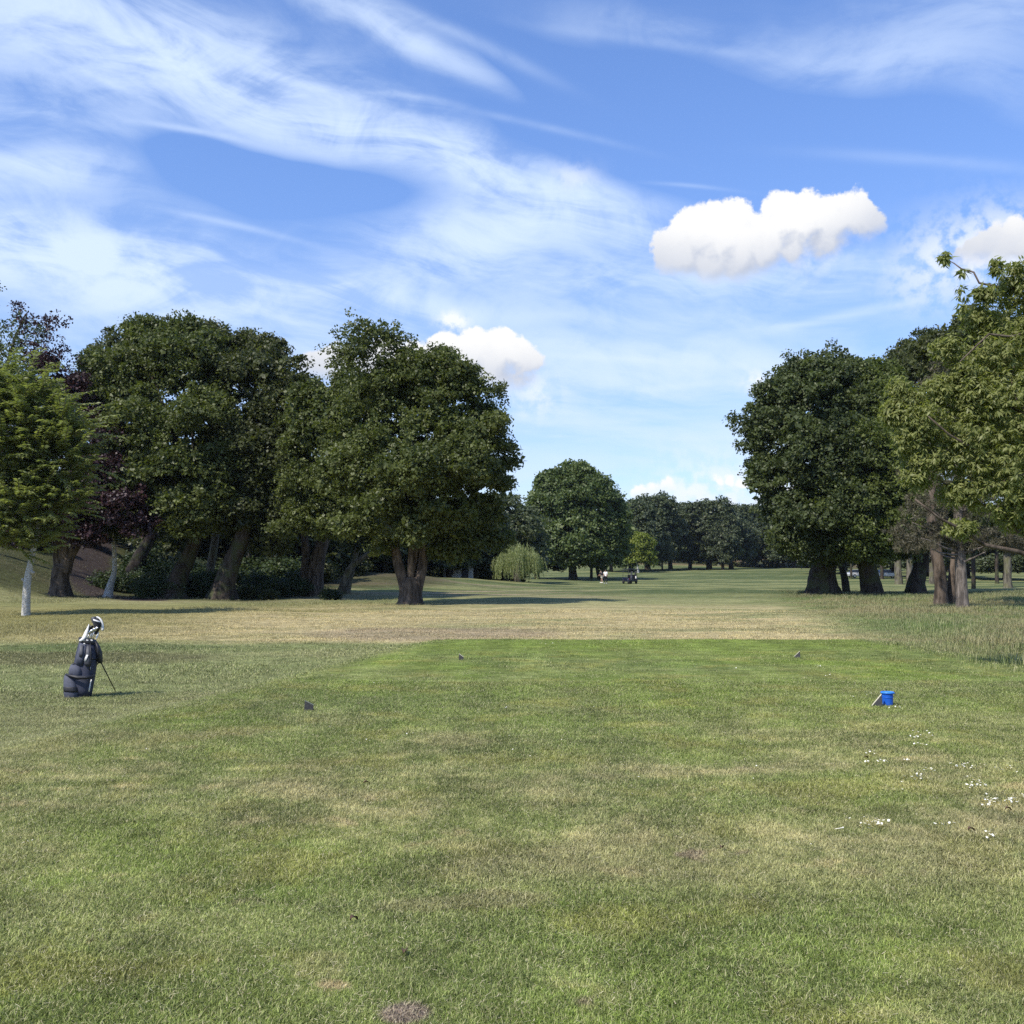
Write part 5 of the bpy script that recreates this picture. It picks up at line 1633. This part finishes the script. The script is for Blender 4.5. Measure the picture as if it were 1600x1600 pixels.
# lower front pocket, with a darker lower panel
bagpart('lower_pocket', [sec(308, 1432, 92, -.06, 80, -.1), sec(306, 1415, 104, -.06, 92, -.1), sec(302, 1340, 106, -.06, 96, -.1), sec(297, 1250, 104, -.06, 95, -.05), sec(290, 1150, 96, -.05, 86), sec(282, 1100, 78, -.04, 70), sec(275, 1078, 46, -.03, 50)], M_SLATE)
bagpart('pocket_band', [sec(305, 1320, 110, -.06, 101, -.05), sec(303, 1300, 111, -.06, 102, -.05), sec(300, 1252, 108, -.06, 99, -.05), sec(300, 1246, 104, -.06, 96, -.05)], M_BLACK)
bagpart('pocket_base', [sec(309, 1446, 88, -.06, 80, -.1), sec(309, 1436, 106, -.06, 98, -.1), sec(308, 1404, 109, -.06, 100, -.1), sec(308, 1398, 104, -.06, 94, -.1)], M_BLACK)
bagpart('upper_pocket', [sec(360, 1105, 92, -.06, 70), sec(362, 1060, 98, -.07, 80), sec(368, 990, 92, -.07, 78), sec(372, 940, 74, -.06, 62), sec(374, 916, 44, -.04, 40)], M_SLATE)
MB().tube([q(282, 1075, -.09), q(278, 1000, -.10), q(300, 935, -.10), q(350, 904, -.09), q(400, 912, -.1), q(440, 945, -.1)], [.007] * 6, 6).build('zip', M_BLACK, bag, smooth=True, M=MBAG)
bagpart('front_panel', [sec(420, 930, 52, -.075, 40), sec(440, 820, 62, -.07, 50), sec(470, 700, 62, -.055, 45), sec(480, 620, 50, -.035, 40)], M_SLATE)
bagpart('side_pocket', [sec(530, 945, 38, -.10, 24), sec(535, 900, 44, -.11, 34), sec(548, 760, 36, -.09, 34), sec(552, 650, 26, -.06, 24)], M_CHAR)
bagpart('slim_pocket', [sec(432, 812, 22, -.115, 12), sec(440, 760, 28, -.11, 16), sec(455, 640, 22, -.085, 14)], M_CHAR)
# white marks printed and sewn on
bagpart('white_tab', [sec(497, 878, 12, -.145, 3), sec(512, 830, 16, -.142, 3), sec(533, 782, 13, -.135, 3)], M_WHITE)
bagpart('white_tab', [sec(571, 1000, 8, -.10, 3), sec(574, 955, 9, -.10, 3)], M_WHITE)
bagpart('white_tab', [sec(487, 628, 12, -.085, 3), sec(488, 612, 12, -.085, 3)], M_WHITE)
bagpart('white_strip', [sec(556, 1322, 12, -.075, 3), sec(566, 1260, 8, -.085, 3), sec(580, 1190, 8, -.09, 3), sec(592, 1146, 8, -.09, 3)], M_WHITE)
# cross band and carrying straps
MB().tube([q(205, 1085, .02), q(215, 1072, -.06), q(280, 1090, -.16), q(380, 1118, -.17), q(500, 1122, -.155), q(600, 1105, -.12), q(648, 1060, -.02)], [.012, .014, .018, .020, .020, .017, .012], 8).build('cross_band', M_BLACK, bag, smooth=True, M=MBAG)
MB().tube([q(250, 1078, -.155), q(380, 1098, -.178), q(500, 1102, -.165), q(590, 1090, -.13)], [.006] * 4, 6).build('band_piping', M_CHAR, bag, smooth=True, M=MBAG)
bagpart('back_pad', [sec(722, 905, 22, .10, 40), sec(712, 870, 40, .09, 60), sec(694, 740, 46, .09, 70), sec(672, 660, 40, .08, 64), sec(648, 590, 24, .07, 40)], M_BLACK)
MB().tube([q(655, 590, -.02), q(690, 680, -.05), q(700, 780, -.05), q(670, 850, -.06), q(600, 840, -.09)], [.012, .016, .016, .013, .008], 7).build('shoulder_strap', M_BLACK, bag, smooth=True, M=MBAG)
MB().tube([q(575, 620, -.08), q(585, 760, -.12), q(575, 900, -.12), q(560, 1010, -.1)], [.008, .010, .010, .008], 7).build('shoulder_strap', M_BLACK, bag, smooth=True, M=MBAG)
tip = G(80 / 1 + 955 / 9.414, 940 + 1345 / 9.414)
hip = q(735, 900, .10)
MB().tube([hip, tip + Vector((0, 0, .004))], [.008, .007], 8).build('stand_leg', M_BLACK, bag, smooth=True, M=MBAG)
MB().tube([tip + Vector((-.01, 0, .008)), tip + Vector((.07, .04, .008))], [.009, .007], 8).build('foot', M_BLACK, bag, smooth=True, M=MBAG)
tip2 = G(134, 1071)
MB().tube([q(700, 880, .16), tip2 + Vector((0, 0, .004))], [.008, .007], 8).build('stand_leg', M_BLACK, bag, smooth=True, M=MBAG)
MB().tube([tip2 + Vector((-.01, 0, .008)), tip2 + Vector((.05, .03, .008))], [.009, .007], 8).build('foot', M_BLACK, bag, smooth=True, M=MBAG)


def blob_mesh(sections, name, mat, root, M):
    return MB().loft(sections).build(name, mat, root, smooth=True, M=M, sub=1)


def club(label, p0, p1, head, hmat, r=.006):
    """shaft from p0 in the bag to p1, then the covered or bare head as sections"""
    root = empty('golf_club', p0, label, 'golf club')
    M = Matrix.Translation(-Vector(p0))
    MB().tube([p0, p1], [r, r], 8).build('shaft', M_STEEL, root, smooth=True, M=M)
    blob_mesh(head, 'head_cover' if hmat is not M_STEEL else 'head', hmat, root, M)
    return root


S = lambda X, Y, hw, dy=.05, hd=None: sec(X, Y, hw, dy, hd if hd is not None else hw, 0.0, 12, 2.2)
club('golf club in the bag with a round charcoal head cover, tallest of the clubs', q(560, 620, .07), q(640, 360, .07),
     [S(655, 395, 20, .07), S(650, 330, 30, .07), S(632, 285, 42, .07), S(625, 245, 42, .07), S(632, 218, 26, .07)], M_CHAR)
c2 = club('golf club with a big black head cover banded in white, right of the charcoal one', q(590, 620, .04), q(680, 400, .03),
          [S(650, 490, 26, .03), S(672, 420, 36, .03), S(692, 350, 52, .03), S(688, 300, 58, .03), S(672, 262, 46, .03), S(665, 245, 20, .03)], M_BLACK)
MB().loft([sec(676, 290, 53, .005, 50, -.3), sec(672, 272, 50, .005, 46, -.3)]).build('cover_band', M_WHITE, c2, smooth=True, M=Matrix.Translation(-q(590, 620, .04)))
club('golf club with a small black head cover, left of the other covered clubs', q(520, 620, .05), q(570, 420, .05),
     [S(545, 480, 20, .05), S(562, 420, 30, .05), S(585, 370, 38, .05), S(605, 350, 26, .05)], M_BLACK)
for i, (X0, X1, Y1, lab) in enumerate([(500, 560, 470, 'bare steel iron leaning at the left of the bag mouth'), (530, 600, 445, 'bare steel iron in the middle of the bag mouth'), (560, 640, 430, 'bare steel iron right under the black head cover')]):
    p0, p1 = q(X0, 620, .0), q(X1, Y1, -.03)
    root = empty('golf_club', p0, lab, 'golf club')
    M = Matrix.Translation(-p0)
    MB().tube([p0, p1], [.006, .006], 7).build('shaft', M_STEEL, root, smooth=True, M=M)
    MB().loft([S(X1 - 6, Y1 + 14, 8, -.03, 6), S(X1 + 4, Y1 - 4, 20, -.035, 8), S(X1 + 26, Y1 - 40, 24, -.04, 5), S(X1 + 38, Y1 - 56, 12, -.04, 4)]).build('head', M_STEEL, root, smooth=True, M=M)
# towels


def cloth(name, pts, hw, label, thick=.004, dyn=None):
    """a folded strip of cloth along pts with half widths hw (crop units)"""
    rings = []
    pv = [q(*p) for p in pts]
    for i, p in enumerate(pv):
        d = (pv[min(i + 1, len(pv) - 1)] - pv[max(i - 1, 0)]).normalized()
        s_ = d.cross(Vector((0, 1, 0))).normalized()
        w = hw[i] * U
        rings.append([p + s_ * w + Vector((0, .01, 0)), p + s_ * w * .4 + Vector((0, -thick * 3, 0)), p - s_ * w * .4 + Vector((0, -thick, 0)), p - s_ * w + Vector((0, .008, 0)),
                      p - s_ * w * .4 + Vector((0, thick * 2, 0)), p + s_ * w * .4 + Vector((0, thick * .5, 0))])
    g_ = pv[-1]
    root = empty(name, g_, label, 'towel')
    MB().loft(rings).build('cloth', M_WHITE, root, smooth=True, M=Matrix.Translation(-g_), sub=1)
    return root


cloth('towel', [(655, 222, .05), (700, 235, .03), (735, 275, .02), (752, 330, .02), (756, 390, .02), (748, 432, .02)], [12, 17, 20, 24, 28, 34], 'white cloth draped over the black head cover and hanging down its right side')
cloth('towel', [(556, 325, .02), (545, 380, .0), (515, 450, -.02), (490, 520, -.04), (455, 565, -.06), (405, 580, -.06)], [8, 20, 36, 40, 26, 22], 'white cloth tucked into the left of the bag mouth with a corner sticking out')
cloth('towel', [(700, 440, .03), (675, 500, .02), (655, 560, .0)], [10, 26, 12], 'small white cloth at the right side of the bag mouth')

# ------------------------------------------------------------------ people
M_SKIN = simple('skin', (0.42, 0.26, 0.18), 0.6)
M_HAIR = simple('hair', (0.020, 0.014, 0.010), 0.7)
M_TOPW = simple('white_shirt', (0.80, 0.79, 0.76), 0.8)
M_TOPD = simple('dark_shirt', (0.015, 0.016, 0.022), 0.8)
M_TROU = simple('dark_trousers', (0.012, 0.013, 0.018), 0.8)
M_SHOE = simple('white_shoe', (0.75, 0.74, 0.70), 0.6)
M_SHORT = simple('pale_shorts', (0.50, 0.47, 0.40), 0.8)


def skinned(name, verts, edges, radii, mat, root, sub=1):
    me = bpy.data.meshes.new(name)
    me.from_pydata([tuple(v) for v in verts], edges, [])
    o = bpy.data.objects.new(name, me); col.objects.link(o)
    me.materials.append(mat)
    o.parent = root
    md = o.modifiers.new('skin', 'SKIN'); md.use_smooth_shade = True
    for i, rd in enumerate(radii):
        me.skin_vertices[0].data[i].radius = (rd, rd) if not isinstance(rd, tuple) else rd
    me.skin_vertices[0].data[0].use_root = True
    s_ = o.modifiers.new('sub', 'SUBSURF'); s_.levels = sub; s_.render_levels = sub
    return o


def person(px, py, h, face, label, topm, legm, shorts, lean=0.0, arms=0.0, stride=0.18):
    g_ = G(px, py)
    root = empty('person', g_, label, 'person', None, face)
    k = h / 1.75
    V3 = lambda x, y, z: Vector((x * k, (y + lean * max(z - .9, 0)) * k, z * k))
    st = stride
    J = dict(pel=V3(0, 0, .95), wai=V3(0, 0, 1.10), che=V3(0, .01, 1.32), nec=V3(0, .02, 1.47), hd=V3(0, .03, 1.56), hd2=V3(0, .04, 1.64), top=V3(0, .03, 1.72))
    for s_, sg in (('l', 1), ('r', -1)):
        J['sh' + s_] = V3(.18 * sg, .01, 1.41); J['el' + s_] = V3(.25 * sg, .03 + arms * .3, 1.13 + arms * .05)
        J['wr' + s_] = V3(.22 * sg, .10 + arms, .93 + arms * .45); J['ha' + s_] = V3(.21 * sg, .15 + arms * 1.1, .86 + arms * .5)
        J['hi' + s_] = V3(.10 * sg, 0, .90); J['kn' + s_] = V3(.11 * sg, st * sg * .7 + .03, .50); J['an' + s_] = V3(.12 * sg, st * sg, .09); J['fo' + s_] = V3(.13 * sg, st * sg + .13, .035)
    names = list(J)
    ix = {n_: i for i, n_ in enumerate(names)}
    E = [('pel', 'wai'), ('wai', 'che'), ('che', 'nec'), ('nec', 'hd'), ('hd', 'hd2'), ('hd2', 'top')]
    rad = dict(pel=.15, wai=.125, che=.15, nec=.055, hd=.075, hd2=.095, top=.055)
    for s_ in 'lr':
        E += [('che', 'sh' + s_), ('sh' + s_, 'el' + s_), ('el' + s_, 'wr' + s_), ('wr' + s_, 'ha' + s_), ('pel', 'hi' + s_), ('hi' + s_, 'kn' + s_), ('kn' + s_, 'an' + s_), ('an' + s_, 'fo' + s_)]
        rad.update({'sh' + s_: .062, 'el' + s_: .042, 'wr' + s_: .030, 'ha' + s_: .038, 'hi' + s_: .095, 'kn' + s_: .060, 'an' + s_: .042, 'fo' + s_: .038})
    skinned('body', [J[n_] for n_ in names], [(ix[a], ix[b_]) for a, b_ in E], [rad[n_] * k * .95 for n_ in names], M_SKIN, root)

    def sub_skin(name, keys, ed, gr, mat):
        skinned(name, [J[a] if isinstance(a, str) else a for a in keys], ed, [g2 * k for g2 in gr], mat, root)
    mid = lambda a, b_, t: J[a].lerp(J[b_], t)
    sub_skin('shirt', ['wai', 'pel', 'che', 'shl', 'shr', mid('shl', 'ell', .85), mid('shr', 'elr', .85), mid('che', 'nec', .75)],
             [(0, 1), (0, 2), (2, 3), (2, 4), (3, 5), (4, 6), (2, 7)], [.150, .168, .178, .082, .082, .062, .062, .075], topm)
    if shorts:
        sub_skin('shorts', ['pel', 'hil', 'hir', mid('hil', 'knl', .8), mid('hir', 'knr', .8)], [(0, 1), (0, 2), (1, 3), (2, 4)], [.165, .115, .115, .088, .088], legm)
    else:
        sub_skin('trousers', ['pel', 'hil', 'hir', 'knl', 'knr', 'anl', 'anr'], [(0, 1), (0, 2), (1, 3), (2, 4), (3, 5), (4, 6)], [.165, .112, .112, .078, .078, .066, .066], legm)
    for s_ in 'lr':
        a, f = J['an' + s_], J['fo' + s_]
        MB().tube([a + Vector((0, -.05, -.035)), a + Vector((0, .03, -.03)), f + Vector((0, .02, .015)), f + Vector((0, .08, .01))], [.045, .058, .050, .030], 8).build('shoe', M_SHOE, root, smooth=True)
    hc = J['hd2']
    MB().loft([[(hc.x + .088 * k * sc * math.cos(t), hc.y - .012 + .105 * k * sc * math.sin(t), hc.z + zz_ * k) for t in [2 * math.pi * i / 12 for i in range(12)]]
               for sc, zz_ in ((1.0, .0), (1.12, .03), (1.05, .07), (.75, .11), (.2, .13))]).build('hair', M_HAIR, root, smooth=True)
    # five fingers on each hand
    for s_, sg in (('l', 1), ('r', -1)):
        hb = J['ha' + s_]; dd = (J['ha' + s_] - J['wr' + s_]).normalized()
        sd_ = Vector((0, 1, .2)).cross(dd).normalized()
        m = MB()
        for f in range(4):
            o_ = hb + sd_ * (f - 1.5) * .018 * k + dd * .02
            m.tube([o_, o_ + dd * .045 * k, o_ + dd * (.075 - abs(f - 1.4) * .008) * k + Vector((0, .015, -.01))], [.009, .008, .006], 5)
        o_ = hb - dd * .01
        m.tube([o_, o_ + Vector((-sg * .03, .02, -.01)), o_ + Vector((-sg * .04, .035, -.035))], [.010, .009, .007], 5)
        m.build('fingers', M_SKIN, root, smooth=True)
    return root


person(946.5, 912, 1.80, R(160), 'golfer in a white top and dark trousers with white shoes, standing on the fairway', M_TOPW, M_TROU, False, lean=.12, arms=.18, stride=.10)
person(940.5, 911, 1.72, R(60), 'golfer in a dark top and pale shorts beside the one in white', M_TOPD, M_SHORT, True, lean=.2, arms=.25, stride=.16)

# ------------------------------------------------------------------ golf cart
M_CART = simple('cart_paint', (0.018, 0.022, 0.050), 0.3, coat=0.6)
M_TYRE = simple('tyre', (0.012, 0.012, 0.012), 0.9)
M_SEAT = simple('cart_seat', (0.60, 0.58, 0.54), 0.6)
g = G(985, 912)
cart = empty('golf_cart', g, 'dark golf cart seen from behind with two bags strapped at the rear', 'golf cart', None, R(16))
m = MB()
m.loft([[(x, y, z) for x, z in ((-.60, .30), (.60, .30), (.62, .52), (.55, .66), (-.55, .66), (-.62, .52))] for y in (-.85, -.55)])
m.build('rear_body', M_CART, cart, bevel=.03)
MB().box((0, .25, .30), (1.16, 1.9, .10)).build('floor', M_BLACK, cart, bevel=.02)
m = MB(); m.loft([[(x, y, z) for x, z in ((-.56, .30), (.56, .30), (.54, .75), (-.54, .75))] for y in (1.05, 1.25)] + [[(x, 1.5, z) for x, z in ((-.45, .30), (.45, .30), (.42, .55), (-.42, .55))]])
m.build('front_cowl', M_CART, cart, bevel=.03)
MB().box((0, -.25, .62), (1.10, .50, .16)).build('seat', M_BLACK, cart, bevel=.05)
MB().box((0, -.47, .90), (1.10, .10, .40)).build('backrest', M_BLACK, cart, bevel=.04)
m = MB(); m.loft([[(x, y, z) for x, y in ((-.60, -.85), (.60, -.85), (.60, 1.10), (-.60, 1.10))] for z in (1.76, 1.82)])
m.build('roof', M_CART, cart, bevel=.025)
for sx in (-1, 1):
    MB().tube([(sx * .56, -.80, .60), (sx * .56, -.80, 1.78)], .022, 8).build('post', M_BLACK, cart, smooth=True)
    MB().tube([(sx * .54, 1.15, .70), (sx * .55, .95, 1.78)], .022, 8).build('post', M_BLACK, cart, smooth=True)
    for wy in (-.62, 1.05):
        w_ = MB().loft([[(sx * .50 + dx_, wy + rr2 * math.cos(t), .23 + rr2 * math.sin(t)) for t in [2 * math.pi * i / 20 for i in range(20)]] for dx_, rr2 in ((-.09, .19), (-.08, .23), (.08, .23), (.09, .19))]).build('wheel', M_TYRE, cart)
        MB().loft([[(sx * .50 + dx_, wy + rr2 * math.cos(t), .23 + rr2 * math.sin(t)) for t in [2 * math.pi * i / 16 for i in range(16)]] for dx_, rr2 in ((-.095, .08), (-.10, .10), (.10, .10), (.095, .08))]).build('rim', M_CHAR, w_)
    MB().box((sx * .50, -.855, .58), (.12, .02, .06)).build('tail_light', simple('tail_light_%d' % (sx + 1), (.35, .02, .02), .3), cart)
MB().tube([(-.25, .75, 1.0), (-.10, .78, 1.03), (-.10, .70, .93), (-.25, .66, .90), (-.40, .70, .93), (-.40, .78, 1.03), (-.25, .75, 1.0)], .014, 6).build('steering_wheel', M_BLACK, cart, smooth=True)
cp = cart.location.copy()
for i, (sx, mt, lab) in enumerate([(-.27, M_CHAR, 'charcoal golf bag strapped at the left rear of the distant cart'), (.27, M_BLACK, 'black golf bag with white trim strapped at the right rear of the distant cart')]):
    o = empty('cart_bag', cp + Matrix.Rotation(R(16), 3, 'Z') @ Vector((sx, -.98, .45)), lab, 'golf bag', None, R(16))
    MB().loft([ring(.10, 0, 14), ring(.13, .06, 14), ring(.14, .35, 14), ring(.12, .70, 14), ring(.13, .78, 14)]).build('body', mt, o, smooth=True)
    MB().loft([ring(.06, .15, 10, 0, -.13), ring(.08, .20, 10, 0, -.13), ring(.08, .42, 10, 0, -.13), ring(.04, .47, 10, 0, -.12)]).build('pocket', M_NAVY if i == 0 else M_WHITE, o, smooth=True)
    for k in range(4):
        a = k * 1.6
        x_, y_ = math.cos(a) * .06, math.sin(a) * .06
        MB().loft([ring(.02, .74, 8, x_, y_), ring(.03, .88, 8, x_, y_), ring(.055, .95, 8, x_ * 1.2, y_ * 1.2), ring(.02, 1.02, 8, x_ * 1.2, y_)]).build('head_cover', [M_WHITE, M_BLACK, M_CHAR, M_BLACK][k], o, smooth=True)

# ------------------------------------------------------------------ parked cars and a pale house far off
M_CARW = simple('car_white', (0.50, 0.50, 0.50), 0.25, coat=0.8)
M_GLASS = simple('car_glass', (0.015, 0.018, 0.020), 0.08)


def car(px, D, rz, label, paint):
    x = P(px, 890, D).x
    root = empty('parked_car', (x, D, T(x, D)), label, 'car', 'white cars far behind the right-hand trunks', rz)
    prof = [(-2.1, .35), (2.1, .35), (2.15, .62), (1.95, .82), (1.15, .92), (-2.0, .95), (-2.15, .7)]
    m = MB()
    m.loft([[(x_, y_ * s_, z_) for x_, z_ in prof] for y_, s_ in ((-.86, 1), (.86, 1))])
    m.build('body', paint, root, bevel=.06)
    m = MB()
    m.loft([[(-1.9, s_ * .80, .96), (1.05, s_ * .80, .94), (.35, s_ * .64, 1.42), (-1.35, s_ * .64, 1.45)] for s_ in (-1, 1)])
    m.build('windows', M_GLASS, root, bevel=.03)
    MB().box((-.5, 0, 1.455), (1.8, 1.26, .05)).build('roof', paint, root, bevel=.02)
    for wx in (-1.35, 1.35):
        for sy in (-1, 1):
            w_ = MB().loft([[(wx + rr2 * math.cos(t), sy * .80 + dy_, .32 + rr2 * math.sin(t)) for t in [2 * math.pi * i / 18 for i in range(18)]] for dy_, rr2 in ((-.10, .32), (.10, .32))]).build('wheel', M_TYRE, root)
            MB().loft([[(wx + .2 * math.cos(t), sy * .80 + dy_, .32 + .2 * math.sin(t)) for t in [2 * math.pi * i / 12 for i in range(12)]] for dy_ in (-.11, .11)]).build('rim', M_STEEL, w_)
    return root


car(1343, 182, .15, 'white car far off, glimpsed left of the second right-hand oak trunk', M_CARW)
c_ = car(1386, 180, .1, 'white car far off, glimpsed right of the second right-hand oak trunk', M_CARW)

M_WALL = simple('pale_render', (0.62, 0.62, 0.60), 0.9, var=0.08, scale=2)
M_ROOF = simple('slate_roof', (0.10, 0.09, 0.09), 0.8, var=0.2, scale=5)
x = P(717, 875, 121).x
hs = empty('pale_hut', (x, 121, T(x, 121)), 'small pale walled hut glimpsed through the wood right of the forked oak', 'hut')
MB().box((0, 0, 1.15), (3.4, 3.0, 2.3)).build('wall', M_WALL, hs, bevel=.01)
m = MB(); m.loft([[(-1.9, y_, 2.25), (1.9, y_, 2.25), (0, y_, 3.2)] for y_ in (-1.75, 1.75)]); m.build('roof', M_ROOF, hs)
w_ = MB().box((-.8, -1.51, 1.4), (.8, .06, .7)).build('window', M_WHITE, hs)
MB().box((-.8, -1.545, 1.4), (.68, .02, .58)).build('pane', M_GLASS, w_)
MB().box((.8, -1.51, 1.0), (.8, .06, 1.95)).build('door', M_CHAR, hs, bevel=.005)

# ------------------------------------------------------------------ daisies
M_PETAL = simple('petal', (0.82, 0.82, 0.74), 0.8)
M_EYE = simple('flower_eye', (0.60, 0.45, 0.05), 0.7)


def daisies(name, patches, label, size=.0085):
    r = np.random.default_rng(len(label) * 7)
    V, F, mi = [], [], []
    for (px, py, sx, sy, n_) in patches:
        for i in range(n_):
            a = r.normal(size=2) * .55
            g_ = G(min(max(px + a[0] * sx, 2), 1640), max(py + a[1] * sy, 1000))
            hgt = r.uniform(.028, .045); rad = size * r.uniform(.55, 1.1) * (1 + .012 * g_.y)
            tx, ty = r.normal(size=2) * .35
            k = len(V)
            V.append((g_.x, g_.y, g_.z + hgt + .002)); V.append((g_.x + .003, g_.y, g_.z + .0)); V.append((g_.x - .001, g_.y, g_.z + hgt))
            for j in range(10):
                t = j * math.pi / 5; q_ = rad * (1.0 if j % 2 == 0 else .72)
                V.append((g_.x + math.cos(t) * q_, g_.y + math.sin(t) * q_, g_.z + hgt + (math.cos(t) * tx + math.sin(t) * ty) * q_ + .002))
            for j in range(10):
                F.append((k, k + 3 + j, k + 3 + (j + 1) % 10)); mi.append(0)
            # eye
            e = len(V)
            for j in range(6):
                t = j * math.pi / 3
                V.append((g_.x + math.cos(t) * rad * .28, g_.y + math.sin(t) * rad * .28, g_.z + hgt + .003))
            V.append((g_.x, g_.y, g_.z + hgt + .006))
            for j in range(6):
                F.append((e + 6, e + j, e + (j + 1) % 6)); mi.append(1)
            F.append((k + 1, k + 2, k)); mi.append(1)
    me = mesh_np(name, V, F)
    me.materials.append(M_PETAL); me.materials.append(M_EYE)
    me.polygons.foreach_set('material_index', mi)
    o = bpy.data.objects.new(name, me); col.objects.link(o)
    return tag(o, label, 'daisies', 'patches of daisies in the lawn', kind='stuff')


daisies('daisies', [(1433, 1155, 20, 7, 30), (1438, 1170, 9, 3, 10), (1460, 1150, 10, 8, 5)], 'loose patch of tiny white daisies, highest of the patches at the right')
daisies('daisies', [(1364, 1182, 12, 3, 9), (1362, 1197, 18, 3, 18)], 'two short rows of white daisies, leftmost of the upper patches')
daisies('daisies', [(1420, 1192, 13, 3, 9), (1452, 1212, 9, 3, 9), (1434, 1221, 17, 5, 26)], 'white daisies bunched in the middle of the flowery part of the lawn')
daisies('daisies', [(1505, 1203, 28, 4, 18), (1570, 1207, 16, 6, 16)], 'thin line of white daisies above the two dense clumps at the right edge')
daisies('daisies', [(1522, 1232, 22, 8, 44), (1546, 1260, 20, 7, 40)], 'densest clump of white daisies, near the right edge')
daisies('daisies', [(1582, 1258, 13, 6, 28), (1600, 1250, 10, 4, 6)], 'clump of white daisies cut off by the right edge')
daisies('daisies', [(1368, 1296, 27, 6, 36), (1475, 1300, 25, 6, 9), (1550, 1315, 12, 8, 8)], 'clump of white daisies nearest the camera at the right')
daisies('daisies', [(855, 1008, 22, 1.5, 16), (1150, 1048, 14, 1.5, 7), (1280, 1043, 10, 2, 8), (1296, 1058, 6, 2, 3)], 'specks of white daisies on the far half of the tee', .0075)
daisies('daisies', [(1392, 1110, 20, 3, 12), (1330, 1090, 60, 6, 8)], 'few white daisies in the grass in front of the blue tub', .0075)
daisies('daisies', [(40, 1325, 14, 3, 6), (700, 1150, 500, 60, 40), (1100, 1180, 300, 60, 26), (1300, 1250, 250, 80, 22)], 'single white daisies scattered over the open lawn', .006)

# broken pegs, dropped leaves
M_PEG = simple('peg', (0.80, 0.76, 0.66), 0.5)
M_DRY = simple('dry_leaf', (0.085, 0.050, 0.028), 0.8, var=.3)
for px, py, rz, lab in ((1311, 1305, .3, 'white wooden golf peg lying left of the nearest daisies'), (790, 1110, 1.2, 'white golf peg lying in the middle of the tee')):
    g = G(px, py)
    o = empty('golf_peg', g + Vector((0, 0, .03)), lab, 'golf peg', None, rz)
    MB().tube([(-.03, 0, 0), (.018, 0, .003), (.026, 0, .004)], [.0012, .0022, .0040], 8).build('shank', M_PEG, o, smooth=True)
    MB().tube([(.026, 0, .004), (.031, 0, .0045)], [.0045, .0060], 10).build('cup', M_PEG, o, smooth=True)
for px, py, rz, s_, lab in ((573, 1229, .4, .05, 'small dark dead leaf on the middle left of the lawn'), (1128, 1332, 1.1, .045, 'dark curled leaf on the lawn right of centre'), (1518, 1304, .2, .05, 'brown curled leaf under the dense daisies'),
                            (1576, 1273, .1, .045, 'dark curled leaf close to the right edge under the daisies'), (553, 1449, .9, .05, 'crumpled dark leaf in the lower left middle of the lawn'), (1354, 1189, .2, .04, 'dark bit of leaf between two short rows of daisies'), (632, 1502, 1.5, .05, 'dark leaf nearest the camera, above the bare soil spot')):
    g = G(px, py)
    V = []; F = []
    for i in range(7):
        t = i / 6; w = s_ * .30 * math.sin(math.pi * min(t * .9 + .06, 1))
        for j in (-1, 0, 1):
            V.append(((t - .5) * s_, j * w, .022 + .012 * math.sin(t * 4) + abs(j) * .010))
    for i in range(6):
        for j in range(2):
            k = i * 3 + j
            F.append((k, k + 3, k + 4, k + 1))
    me = bpy.data.meshes.new('dry_leaf'); me.from_pydata(V, [], F); me.update()
    o = link('dry_leaf', me, M_DRY)
    o.location = g; o.rotation_euler = (0, 0, rz)
    tag(o, lab, 'leaf')
